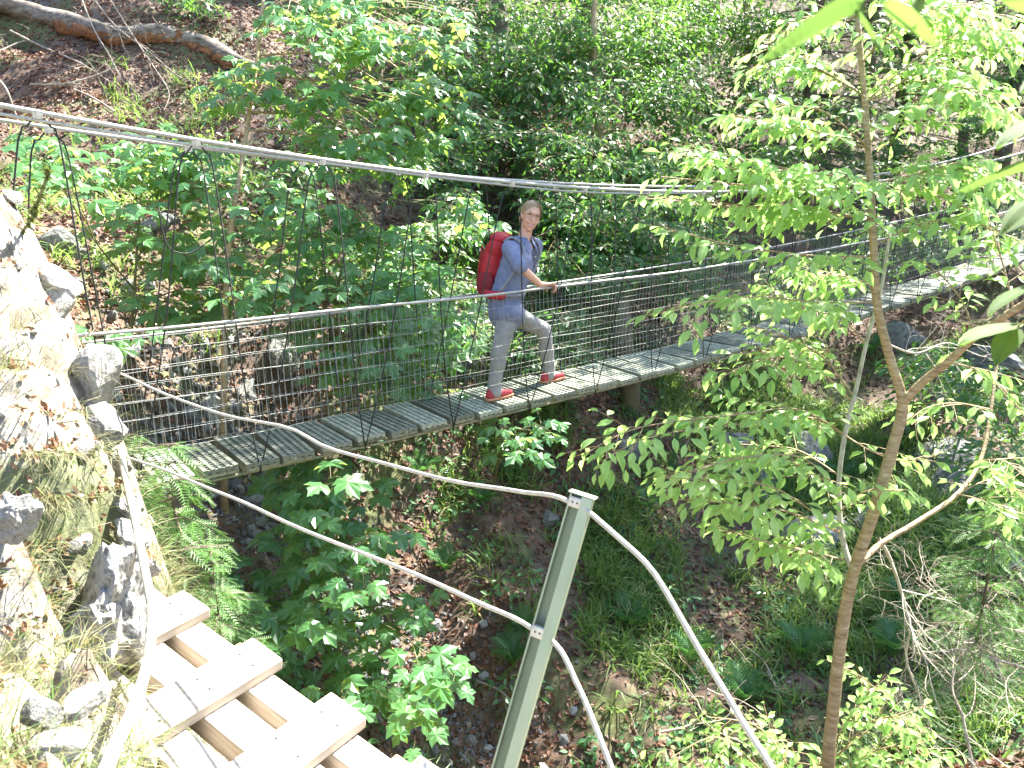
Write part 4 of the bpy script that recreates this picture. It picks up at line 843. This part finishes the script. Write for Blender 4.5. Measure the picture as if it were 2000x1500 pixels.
def limb(lst, r0, r1, mat, n=26):
    P = ppath(lst, n); b = MB(); b.tube(P, np.linspace(r0, r1, n), 9, rough=.03); b.build('limb', M[mat], hb, True); return P
L1 = limb([(1760,792,2.84),(1800,748,2.80),(1850,708,2.74),(1905,658,2.67),(1980,606,2.58),(2080,545,2.5)], .0165, .011, 'bark')
L2 = limb([(1664,1112,2.9),(1645,1050,2.95),(1638,950,3.0),(1650,850,3.03),(1672,760,3.06),(1692,670,3.1),(1722,560,3.15),(1740,440,3.2)], .0115, .006, 'palebark')
L3 = limb([(1682,1098,2.9),(1720,1062,2.98),(1790,1020,3.08),(1870,965,3.2),(1915,900,3.3),(1935,800,3.4),(1950,690,3.5),(1975,560,3.6)], .012, .006, 'bark')
sc = Scatter(); wood = MB()
SPR = [ # sprays: path in (u, v, d), twigs, twig length
 ([(1700,352,2.85),(1600,345,2.75),(1480,325,2.7),(1335,290,2.6)],26,.26), ([(1702,430,2.85),(1600,410,2.9),(1500,405,2.8),(1290,385,2.7)],26,.26), ([(1705,500,2.83),(1600,500,2.75),(1440,480,2.6),(1300,445,2.55)],22,.2),
 ([(1712,590,2.82),(1600,590,2.75),(1450,580,2.6),(1290,612,2.5)],26,.24), ([(1697,290,2.88),(1600,255,2.9),(1520,240,2.85),(1440,225,2.8)],18,.2), ([(1690,190,2.92),(1610,140,2.95),(1540,115,2.9),(1490,130,2.85)],16,.2),
 ([(1686,120,2.95),(1740,60,2.9),(1820,20,2.8),(1900,10,2.7)],20,.22), ([(1695,250,2.9),(1780,200,2.8),(1870,170,2.7),(1980,215,2.6)],24,.24), ([(1700,360,2.85),(1790,340,2.8),(1880,320,2.75),(2000,360,2.7)],24,.26), ([(1707,480,2.83),(1790,440,2.8),(1880,430,2.75),(1990,470,2.7)],22,.24),
 ([(1690,200,2.92),(1800,140,3.1),(1900,90,3.1),(1990,100,3.0)],22,.24), ([(1650,850,3.03),(1560,800,2.9),(1440,810,2.75),(1250,835,2.65),(1145,885,2.6)],30,.22), ([(1640,960,3.0),(1540,900,2.9),(1420,900,2.8),(1300,935,2.7)],24,.22),
 ([(1640,1040,2.95),(1540,1000,2.85),(1440,985,2.75),(1320,975,2.7)],22,.22), ([(1655,1095,2.92),(1590,1080,2.9),(1500,1060,2.8),(1400,1030,2.75)],18,.2), ([(1660,780,3.05),(1580,710,2.95),(1500,700,2.85),(1400,740,2.75)],20,.2),
 ([(1665,770,3.05),(1610,700,3.1),(1540,660,3.0),(1470,640,2.95)],18,.22), ([(1690,670,3.1),(1640,620,3.15),(1560,600,3.1),(1500,560,3.1)],20,.24), ([(1720,560,3.15),(1650,540,3.2),(1560,520,3.2)],18,.24), ([(1850,708,2.74),(1900,720,2.8),(1960,760,2.8),(2010,830,2.8)],12,.16),
 ([(1905,658,2.67),(1880,590,2.7),(1840,540,2.75),(1800,510,2.8)],12,.18), ([(1980,606,2.58),(1960,520,2.6),(1930,440,2.6),(1880,400,2.65)],16,.2), ([(1935,800,3.4),(1880,790,3.35),(1820,800,3.3),(1780,830,3.25)],8,.16), ([(1915,900,3.3),(1960,900,3.2),(2000,930,3.1)],14,.2),
 ([(1870,965,3.2),(1930,980,3.1),(1990,1010,3.0)],10,.18), ([(1650,850,3.03),(1700,880,2.95),(1760,900,2.9),(1830,890,2.85)],10,.16), ([(1640,1000,2.98),(1690,960,2.8),(1760,960,2.7)],8,.16), ([(1675,30,3.0),(1600,30,3.05),(1540,40,3.0)],12,.18), ([(1670,-60,3.05),(1760,-20,3.0),(1860,40,2.95),(1960,60,2.9)],20,.24), ([(1640,930,3.0),(1560,880,3.15),(1480,870,3.2),(1390,865,3.2)],14,.2)]
for pth, nt_, L in SPR:
    spray(sc, wood, [pix(*q) for q in pth], int(nt_*(1.3 if pth[-1][1] < 400 else .95)), L*1.1, .066, .034, .0038, .5, .5)
    for e in range(2 if pth[-1][1] < 400 else (1 if random.random() < .35 else 0)):
        du, dv, dd = random.uniform(-30, 30), random.uniform(-45, 45), random.uniform(-.25, .3)
        spray(sc, wood, [pix(*pth[0])]+[pix(u+du, v+dv, d+dd) for u, v, d in pth[1:]], int(nt_*.85), L, .064, .036, .0032, .5, .5)
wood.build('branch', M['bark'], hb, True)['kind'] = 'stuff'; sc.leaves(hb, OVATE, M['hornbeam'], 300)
# young hornbeam at the bottom edge
hs = thing('hornbeam_sapling', pix(1560,1800,3.5), 'low leafy hornbeam sapling along the bottom edge beside the trunk', 'sapling'); sc = Scatter(); wood = MB()
P = ppath([(1560,1800,3.5),(1570,1620,3.5),(1600,1480,3.5)], 10); b = MB(); b.tube(P, np.linspace(.014, .008, 10), 7); b.build('stem', M['bark'], hs, True)
for pth, nt_, L in [([(1570,1620,3.5),(1480,1500,3.4),(1400,1440,3.3),(1310,1480,3.2)],20,.24), ([(1570,1600,3.5),(1540,1500,3.4),(1480,1420,3.4),(1380,1400,3.4)],20,.22), ([(1600,1500,3.5),(1660,1400,3.4),(1700,1340,3.3),(1640,1300,3.2)],16,.2), ([(1600,1520,3.5),(1690,1420,3.35),(1760,1400,3.25),(1800,1430,3.2)],20,.24),
    ([(1600,1540,3.5),(1700,1470,3.3),(1780,1460,3.2),(1860,1490,3.1)],20,.24), ([(1560,1640,3.5),(1480,1560,3.3),(1420,1520,3.2),(1340,1520,3.1)],18,.24), ([(1590,1560,3.5),(1560,1500,3.3),(1540,1450,3.2),(1500,1450,3.1)],14,.2), ([(1600,1500,3.5),(1720,1400,3.5),(1690,1340,3.45)],14,.2)]:
    spray(sc, wood, [pix(*q) for q in pth], nt_, L, .06, .034, .005, .5, .5)
wood.build('branch', M['bark'], hs, True); sc.leaves(hs, OVATE, M['hornbeam'], 180)
# big near leaves hanging into the top right and right edge
ob = thing('overhanging_branch', pix(2150,-150,.8), 'out of focus twig with large leaves at the upper right corner', 'branch'); sc = Scatter(); wood = MB()
wood.tube(ppath([(2150,-150,.8),(1950,-60,.75),(1800,-15,.72),(1660,-5,.7)], 14), np.linspace(.004, .0015, 14), 5); wood.tube(ppath([(2150,-150,.8),(2120,100,.85),(2080,260,.9),(2030,380,.95)], 12), np.linspace(.004, .0015, 12), 5)
wood.tube(ppath([(2080,260,.9),(2040,480,1.0),(2020,600,1.2),(1985,640,1.5)], 12), np.linspace(.003, .0015, 12), 5)
wood.build('twig', M['bark'], ob, True)
for (u0, v0, d0_, u1, v1, d1_) in [(1690,15,.70,1485,78,.66),(1665,20,.7,1730,85,.68),(1720,5,.7,1830,70,.70),(1800,-10,.72,1780,40,.7),(2060,225,.9,1950,265,.88),(2050,320,.92,1875,345,.9),(2040,390,.95,1960,440,.93),(1985,640,1.5,1945,700,1.46),(1990,635,1.5,1880,650,1.45),(2005,560,1.2,1930,600,1.18),(2090,130,.86,2000,160,.84),(2060,10,.8,1960,-10,.8)]:
    a_ = pix(u0, v0, d0_); x = pix(u1, v1, d1_)-a_; sc.add(a_, x, UP*.9-toward(a_)*.38+RNG.normal(size=3)*.2, float(np.linalg.norm(x))*1.05, .9)
sc.leaves(ob, FINE, M['nearleaf'], 300)

# ------------------------------------------------------------------ trees of the far slope
def crown_fill(sc, wood, ells, leaf_L, nsp, twn, L, tw_L, step, px=True, face=.35):
    for e in ells:
        for q in range(nsp):
            a = RNG.uniform(0, 2*math.pi); rr = math.sqrt(RNG.random())
            if px: u, v, ru, rv, d = e[:5]; p = pix(u+ru*rr*math.cos(a), v+rv*rr*math.sin(a), d+RNG.normal()*.5)
            else:
                c, r = e; dd = nrm(RNG.normal(size=3))*RNG.random()**.4; p = np.array(c)+dd*np.array(r)
            if p[2] < ground_z([p[0]], [p[1]])[0]+.1: continue
            az = RNG.uniform(0, 2*math.pi); dr = nrm(np.array([math.cos(az), math.sin(az), RNG.normal()*.15])+toward(p)*.5); l = L*RNG.uniform(.6, 1.2)
            spray(sc, wood, [p-dr*l*.5, p+UP*.06*l, p+dr*l*.5-UP*.12*l], twn, tw_L, leaf_L, step, .006, .35, face, .5, .05, True)
def beech(name, label, base, trunk, r0, barkm, ells, shade_crowns, leaf_L, nsp, mat='beech', L=1.0, tmpl=SMALL, twn=14, tw_L=.42, step=.06, cat='tree', group='trees on the far slope'):
    root = thing(name, base, label, cat, group); P = curve([base]+trunk, 30); b = MB(); b.tube(P, np.linspace(r0, r0*.55, 30), 12, rough=.03); b.build('trunk', M[barkm], root, True)
    sc = Scatter(); wood = MB()
    if ells: crown_fill(sc, wood, ells, leaf_L*1.4, max(6, int(nsp*.72)), twn, L, tw_L, step*1.25)
    for e in (shade_crowns or ()):  # a limb to each unseen crown added above the view for shade
        k = int(np.argmin(np.abs(P[:, 2]-e[0][2]+1.2))); lb = MB(); c_ = np.array(e[0]); lb.tube(curve([P[k], (P[k]+c_)/2+UP*.3, c_], 14), np.linspace(r0*.4, .02, 14), 7); lb.build('limb', M[barkm], root, True)
    if shade_crowns: crown_fill(sc, wood, shade_crowns, leaf_L*1.9, nsp*3, 12, L*1.7, .6, .15, False, 0)  # unseen leaf masses, placed to keep sun off the ground below
    wood.build('branches', M['bark'], root)['kind'] = 'stuff'
    if sc.p: o = link('crown', sc.mesh('crown', tmpl, M[mat]), root); o['kind'] = 'stuff'
    return root
tb = hit(1025,455)-UP*.1
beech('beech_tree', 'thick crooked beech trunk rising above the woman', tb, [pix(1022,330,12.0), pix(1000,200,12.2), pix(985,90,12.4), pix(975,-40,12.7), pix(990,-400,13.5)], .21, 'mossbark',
  [(960,300,110,70,11.2),(1090,240,110,90,11.4),(930,120,80,80,11.6),(1110,390,90,60,10.8),(1030,150,80,60,11.8)], [((2.4,14.8,9.5),(2.0,1.4,1.6)),((2.4,9.4,7.4),(.7,.6,.6))], .085, 30)  # both out-of-view crowns placed for shade, the lower over the left deck
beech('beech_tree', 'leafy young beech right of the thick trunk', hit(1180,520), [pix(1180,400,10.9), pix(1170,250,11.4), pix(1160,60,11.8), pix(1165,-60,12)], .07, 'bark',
  [(1200,150,110,80,11.6),(1290,230,90,70,12),(1180,330,110,70,11.0),(1200,450,100,60,10.4),(1130,530,90,30,9.6),(1240,500,60,50,10.2),(1180,50,100,60,12),(1060,90,70,70,12),(1330,420,70,50,11),(1120,150,90,60,11.6),(1270,70,90,60,12.5),(1310,170,80,60,12),(1230,300,80,50,11.2)], [((6.0,13.2,8.2),(1.8,1.6,1.9)),((4.9,11.8,7.2),(.9,1.2,1.2))], .085, 30)  # last two crowns are unseen, added sunward to shade the slope
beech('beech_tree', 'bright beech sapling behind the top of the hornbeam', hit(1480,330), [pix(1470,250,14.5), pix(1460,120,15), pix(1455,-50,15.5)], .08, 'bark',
  [(1420,170,90,60,14.5),(1380,250,80,50,14),(1490,210,60,50,14),(1420,60,90,50,15),(1330,90,70,50,14),(1300,40,80,50,14),(1260,130,80,60,13),(1430,310,80,50,13.5),(1340,330,60,40,12.5),(1540,90,80,60,15),(1600,200,80,60,15.5),(1530,330,70,50,14),(1400,-10,120,50,15),(1560,0,110,50,16),(1300,-20,110,50,14),(1450,90,90,60,15)], [((8.0,14.5,9.5),(2.2,1.8,2.2)),((9.6,12.5,8.0),(1.6,1.6,1.6)),((7.6,11.1,8.0),(1.2,.9,1.0))], .095, 26)  # last three crowns are unseen, added to shade slope and right cliff
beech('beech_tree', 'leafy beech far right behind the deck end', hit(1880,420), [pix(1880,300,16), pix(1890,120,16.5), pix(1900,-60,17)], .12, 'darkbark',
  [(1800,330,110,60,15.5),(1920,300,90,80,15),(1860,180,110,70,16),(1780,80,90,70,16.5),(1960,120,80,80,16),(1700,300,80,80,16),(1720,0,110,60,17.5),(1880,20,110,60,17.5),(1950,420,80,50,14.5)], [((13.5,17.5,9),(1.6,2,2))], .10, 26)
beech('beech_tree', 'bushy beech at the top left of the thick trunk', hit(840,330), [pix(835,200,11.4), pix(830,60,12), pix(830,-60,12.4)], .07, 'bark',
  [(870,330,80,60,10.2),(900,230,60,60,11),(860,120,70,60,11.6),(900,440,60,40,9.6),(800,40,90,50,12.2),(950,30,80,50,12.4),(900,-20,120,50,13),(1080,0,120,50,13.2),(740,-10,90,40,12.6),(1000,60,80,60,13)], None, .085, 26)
for i, (u, v, d, ells, lab) in enumerate([(1330,560,9.9,[(1320,540,90,50,9.8),(1260,440,60,60,10),(1380,480,70,40,10.2)],'hazel bush behind the netting right of the woman'),(1500,640,10.8,[(1480,620,90,40,10.6),(1600,560,90,50,11)],'shrub behind the netting under the hornbeam'),
    (1780,500,13.2,[(1760,440,90,50,13),(1850,470,80,40,13),(1690,520,80,40,12.6)],'shrub behind the far part of the netting'),(1110,480,9.8,[(1130,460,60,50,9.8),(1090,540,60,30,9.4)],'shrub just right of the woman'),
    (1900,800,8.6,[(1900,760,100,60,8.6),(1980,900,60,60,8),(1820,720,70,40,9.5)],'shaded shrub on the right cliff'),(740,560,8.6,[(720,540,100,70,8.2),(620,480,80,60,8.4),(820,500,60,60,8.4),(860,600,50,60,8.2)],'low shrub behind the maple leaves'),
    (420,330,8.6,[(400,320,60,40,8.4)],'small shrub on the left hillside'),(640,330,9.6,[(600,250,90,70,9.8),(680,120,90,60,11.5),(560,340,60,40,9.2)],'shrub behind the upper maple leaves'),(360,20,12,[(340,10,70,30,12)],'shrub above the fallen log'),(1040,640,8.9,[(1100,700,60,30,8.6),(900,640,50,40,8.4)],'leafy shrub behind the netting at the knees of the woman'),(1120,330,10.6,[(1110,300,70,60,10.6),(1070,380,50,50,10.4),(1160,400,60,40,10)],'broadleaf bush in front of the thick beech trunk'),(1150,760,8.2,[(1100,640,50,30,8.6)],'thin shrub in the hollow behind the deck')]):
    beech('shrub', lab, hit(u, v)-UP*.05, [hit(u, v)+UP*.3, pix(u, v-60, d)], .02, 'bark', ells, None, .075, 22, 'beech', .8, cat='shrub', group='shrubs on the far slope')
def spruce_mesh(seed, H, rmax, r0, z0=.12, dens=1.0, tw=.36):
    r = np.random.default_rng(seed); s = Scatter(); wd_ = MB(); z = H*z0
    while z < H*.985:
        f = (z-H*z0)/(H*(1-z0)); L0 = rmax*(1-f)**.8*(.75+.25*min(1, f*6)); nb = 5 if L0 > .8 else 4
        for k in range(nb):
            a = r.uniform(0, 6.28); L = L0*r.uniform(.7, 1.1); dr = np.array([math.cos(a), math.sin(a), 0]); n = max(3, int(L/.11*dens))
            q = np.linspace(0, 1, 7); P_ = np.array([0, 0, z])+dr*(L*q)[:, None]+UP*((.12*L*q-.42*L*q*q+.12*L*q**3))[:, None]
            wd_.tube(P_, np.linspace(max(.006, .018*L), .003, 7), 4, False)
            for j in range(n):
                t_ = .12+.88*(j+1)/n; p = np.array([0, 0, z])+dr*L*t_+UP*(.12*L*t_-.42*L*t_*t_+.12*L*t_**3); sd_ = np.array([-dr[1], dr[0], 0])*(1 if j % 2 else -1)
                l = tw*(1.1-.5*t_)*r.uniform(.7, 1.2)
                s.add(p, dr*.6+sd_*.75-UP*r.uniform(.1, .9), UP+r.normal(size=3)*.25, l); 
                if r.random() < .6: s.add(p, dr*.35+sd_*.3-UP*1.0+r.normal(size=3)*.2, dr+r.normal(size=3)*.4, l*.9)
        z += .26 if H > 6 else .10
    t = MB(); q = np.linspace(0, 1, 14); t.tube(np.c_[q*0, q*0, q*H*.99], r0*(1-q*.93), 9, rough=.03)
    return t, wd_, s
SPM = {}
def spruce(label, p, kind, rot, sc_=1.0, group='dark spruces behind the gorge', mat='spruce', name='spruce_tree', cat='tree'):
    if kind not in SPM:
        t, wd_, s = spruce_mesh(*kind); SPM[kind] = (t.mesh('trunk', M['darkbark'], True), wd_.mesh('branches', M['darkbark']), s.mesh('crown', TWIG, M[mat]))
    root = thing(name, p, label, cat, group); root.rotation_euler = (0, 0, rot); root.scale = (sc_,)*3
    for nm, me in zip(('trunk', 'branches', 'crown'), SPM[kind]):
        o = bpy.data.objects.new(nm, me); COL.objects.link(o); o.parent = root
        if nm != 'trunk': o['kind'] = 'stuff'
K1, K2 = (1, 13.0, 2.6, .19, .10, .8), (2, 11.0, 2.2, .15, .06, .9)
for i, (u, v, k, lab) in enumerate([(1560,420,K2,'spruce behind the upper hornbeam trunk'),(1740,350,K2,'spruce behind the right hornbeam branches'),(1950,350,K1,'spruce at the upper right edge')]):
    spruce(lab, hit(u, v, 8)-UP*.2, k, i*1.3, 1+.1*math.sin(i*3))
for i, (x, y, k, lab) in enumerate([(1.5,17.5,K1,'tall spruce standing high above the thick beech'),(-2.5,16.5,K2,'spruce above the left hillside'),(-6.5,15,K1,'spruce at the top of the dead log slope'),(5,21,K1,'tall spruce on the ridge right of centre'),(9.5,22,K1,'tall spruce on the ridge at right'),(-4,20,K1,'spruce on the ridge at left')]):
    spruce(lab, ground(x, y)-UP*.2, k, i*2.1, 1.05)
# young spruces near the path
KY, KZ = (5, 1.75, .58, .014, .02, 4.2, .19), (6, 1.3, .5, .012, .02, 4.0, .17)
SPM_mat = 'young_spruce'
spruce('light green young spruce below the bridge start', pix(392,1400,4.35), KY, .4, 1.0, 'young spruces', 'young_spruce', 'young_spruce', 'spruce')
spruce('second young spruce in front of the gully maple', pix(450,1400,4.15), KY, 2.4, .6, 'young spruces', 'young_spruce', 'young_spruce', 'spruce')
spruce('young spruce under the first gratings of the deck', pix(320,1280,4.3), KY, 3.4, .8, 'young spruces', 'young_spruce', 'young_spruce', 'spruce')
spruce('pale young spruce at the right edge', pix(1905,1260,3.9), KZ, 1.0, .75, 'young spruces', 'young_spruce', 'young_spruce', 'spruce')

# ------------------------------------------------------------------ trunks, dead wood, sticks
def simple_trunk(name, label, P, r0, r1, mat, cat, group=None, n=24):
    b = MB(); b.tube(curve(P, n), np.linspace(r0, r1, n), 12, rough=.05); return tag(b.build(name, M[mat], None, True), label, cat, group)
p0 = hit(1228,800)
simple_trunk('tree_stump', 'broken mossy trunk standing behind the deck right of the woman', [p0-UP*.3, p0+UP*.4, pix(1218,680,8.7), pix(1212,590,8.75)], .125, .10, 'mossbark', 'stump')
lp = [hit(-120,-10), hit(60,35), hit(150,62), hit(240,80), hit(330,80), hit(410,105), hit(480,140), hit(560,168)]
log = thing('fallen_log', lp[4], 'rotting fallen log lying across the top left hillside', 'log'); LP = curve(lp, 40)+UP*.10
b = MB(); b.tube(LP+np.c_[np.zeros(40), np.zeros(40), .02*np.sin(np.arange(40)*.7)], .15*np.linspace(1, .62, 40)*(1+.05*RNG.normal(size=40)), 14, rough=.13); b.build('log_body', M['deadwood'], log, True)
b = MB(); b.tube(LP[9:35]-UP*.07+np.array([0,-.05,0])+RNG.normal(size=(26,3))*.022, .112*np.linspace(1, .7, 26), 10, rough=.28); b.build('rotten_core', M['rotwood'], log, True)
def twiggy(mb, a, d, L, r, lvl, curl=.3, rng=None):
    rng = rng or RNG; n = 7; P_ = [np.array(a)]; d = nrm(d)
    for i in range(n): d = nrm(d+rng.normal(size=3)*curl*.45-UP*.03); P_.append(P_[-1]+d*L/n)
    mb.tube(P_, np.linspace(r, r*.35, n+1), 5 if r > .006 else 3, False)
    if lvl:
        for i in range(2, n+1):
            if rng.random() < .75: s_ = nrm(d+rng.normal(size=3)*.9); twiggy(mb, P_[i], s_, L*rng.uniform(.3, .55), r*.5, lvl-1, curl, rng)
def dead_branch(label, pts, r, mat='twig', lvl=1, group='dead branches', side=5, L=.4, hang=None):
    b = MB(); P_ = curve(pts, 20); b.tube(P_, np.linspace(r, r*.4, 20), 6, False); T_ = nrm(np.gradient(P_, axis=0))
    for i in range(side):
        k = RNG.integers(3, 19); dd = T_[k]*.6+RNG.normal(size=3)*.6+(hang if hang is not None else 0); twiggy(b, P_[k], dd, L*RNG.uniform(.5, 1.2), r*.4, lvl)
    return tag(b.build('dead_branch', M[mat], None, True), label, 'branch', group)
def hp(u, v, up=.15): p = hit(u, v); return p+toward(p)*up
dead_branch('pale dead branch curving down from the fallen log', [hp(160,0,.5), hp(185,60,.5), hp(215,110,.45), hp(235,150,.35), hp(250,170,.2)], .014, side=7, L=.8)
dead_branch('long thin dead branch arching across the log', [hp(170,-20,.6), hp(225,50,.7), hp(290,100,.6), hp(350,150,.4), hp(390,160,.3)], .012, side=8, L=.8)
dead_branch('dead branch with drooping twigs right of the log curve', [hp(210,-10,.6), hp(260,70,.6), hp(300,130,.5), hp(330,180,.3), hp(320,215,.2)], .012, side=6, L=.7)
dead_branch('dead branch lying on brown litter at the left', [hp(20,60,.2), hp(80,90,.2), hp(150,120,.25), hp(200,150,.2), hp(235,175,.1)], .018, side=5, L=.6)
dead_branch('forked stick leaning under the log', [hp(60,165,.1), hp(120,165,.2), hp(180,150,.3), hp(215,135,.3)], .02, side=5, L=.5)
dead_branch('stick on the litter above the main cable', [hp(145,175,.1), hp(180,190,.15), hp(220,215,.15), hp(240,235,.05)], .016, side=2, L=.3)
dead_branch('dead spruce twigs at the upper left of the maple', [hp(330,-10,.4), hp(370,20,.5), hp(420,30,.5), hp(470,20,.4)], .010, side=7, L=.6)
dead_branch('short grey branch on the upper slope', [hp(0,100,.1), hp(50,80,.15), hp(90,95,.1)], .015, side=3, L=.4)
dead_branch('bent dry twig crossing the main cable at the left edge', [pix(-20,140,4.0), pix(10,170,3.9), pix(28,215,3.9), pix(36,240,3.9)], .006, side=0)
dead_branch('broken pale stick beside the netting left of the woman', [hp(860,620,.3), hp(890,650,.3), hp(920,680,.25), hp(945,715,.1)], .02, side=4, L=.4)
dead_branch('rotten branch lying on the slope under the deck', [hp(985,835,.1), hp(1010,850,.1), hp(1060,880,.1), hp(1130,920,.05)], .022, 'mossbark', side=2, L=.3)
dead_branch('thin fallen branch on the slope right of the post', [hp(1180,930,.08), hp(1240,965,.1), hp(1290,1060,.1), hp(1310,1110,.05)], .02, 'mossbark', side=2, L=.3)
dead_branch('fallen twig at bottom left of the post', [hp(930,1330,.08), hp(970,1345,.1), hp(1000,1370,.06)], .012, side=1, L=.3)
dead_branch('curved dead stick lower right of the rope', [hp(1450,1260,.15), hp(1490,1290,.2), hp(1510,1330,.15), hp(1520,1370,.05)], .011, side=2, L=.3)
dead_branch('bare twigs tangled at the bottom right of the post', [pix(1290,1430,4.4), pix(1350,1415,4.4), pix(1375,1380,4.4), pix(1380,1340,4.4)], .008, side=8, L=.45)
dead_branch('long bare white branch hanging right of the hornbeam', [pix(1715,1050,3.5), pix(1738,1090,3.55), pix(1755,1140,3.6), pix(1772,1195,3.6), pix(1778,1225,3.6), pix(1770,1290,3.65), pix(1800,1370,3.7), pix(1830,1460,3.7)], .0085, 'palebark', 2, side=10, L=.45)
dead_branch('bare twig web at the right edge', [pix(2020,1310,3.6), pix(1950,1290,3.65), pix(1880,1270,3.7), pix(1800,1275,3.7)], .007, 'twig', 2, side=10, L=.4)
dead_branch('bare twigs above the right fork', [pix(1740,675,4.2), pix(1790,690,4.2), pix(1850,670,4.3), pix(1900,690,4.3)], .007, 'palebark', 1, side=9, L=.35)
dead_branch('tangle of dry twigs at lower right', [pix(1900,1500,4.0), pix(1880,1400,4.1), pix(1860,1330,4.2), pix(1900,1200,4.3)], .010, 'twig', 2, side=14, L=.5)
dead_branch('bare twigs under the young pale spruce', [pix(2020,1240,4.2), pix(1940,1220,4.3), pix(1860,1180,4.4), pix(1790,1130,4.5)], .008, 'twig', 2, side=10, L=.4)
dead_branch('dead twigs behind the netting in the hollow', [hp(1290,330,.4), hp(1320,290,.6), hp(1360,300,.5), hp(1380,350,.3)], .014, 'twig', 2, side=12, L=.9)
dead_branch('dry twigs hanging in the dark right of the woman', [hp(1100,610,.3), hp(1160,600,.4), hp(1210,640,.3)], .012, 'twig', 1, side=10, L=.6)
b = MB(); P = ppath([(236,880,2.98),(246,940,2.84),(262,1010,2.66),(282,1110,2.42),(296,1190,2.24),(290,1280,2.04),(262,1380,1.80),(228,1450,1.64),(190,1540,1.48)], 40); b.tube(P, np.linspace(.0125, .0155, 40), 9, rough=.05)
tag(b.build('bare_stick', M['palebark'], None, True), 'long pale curved stick lying down the bank beside the steps', 'stick')
b = MB(); P = ppath([(30,470,3.2),(60,430,3.1),(75,390,3.05),(95,335,3.0)], 12); b.tube(P, .006, 5); tag(b.build('mossy_twig', M['stem'], None), 'mossy upright twig at the left edge of the bank', 'twig')
sc = Scatter()
for i in range(260):
    k = RNG.integers(0, 12); sc.add(P[k], RNG.normal(size=3), RNG.normal(size=3), RNG.uniform(.015, .03))
o = link('moss_fringe', sc.mesh('moss_fringe', SMALL, M['moss_bits']), bpy.data.objects['mossy_twig'])
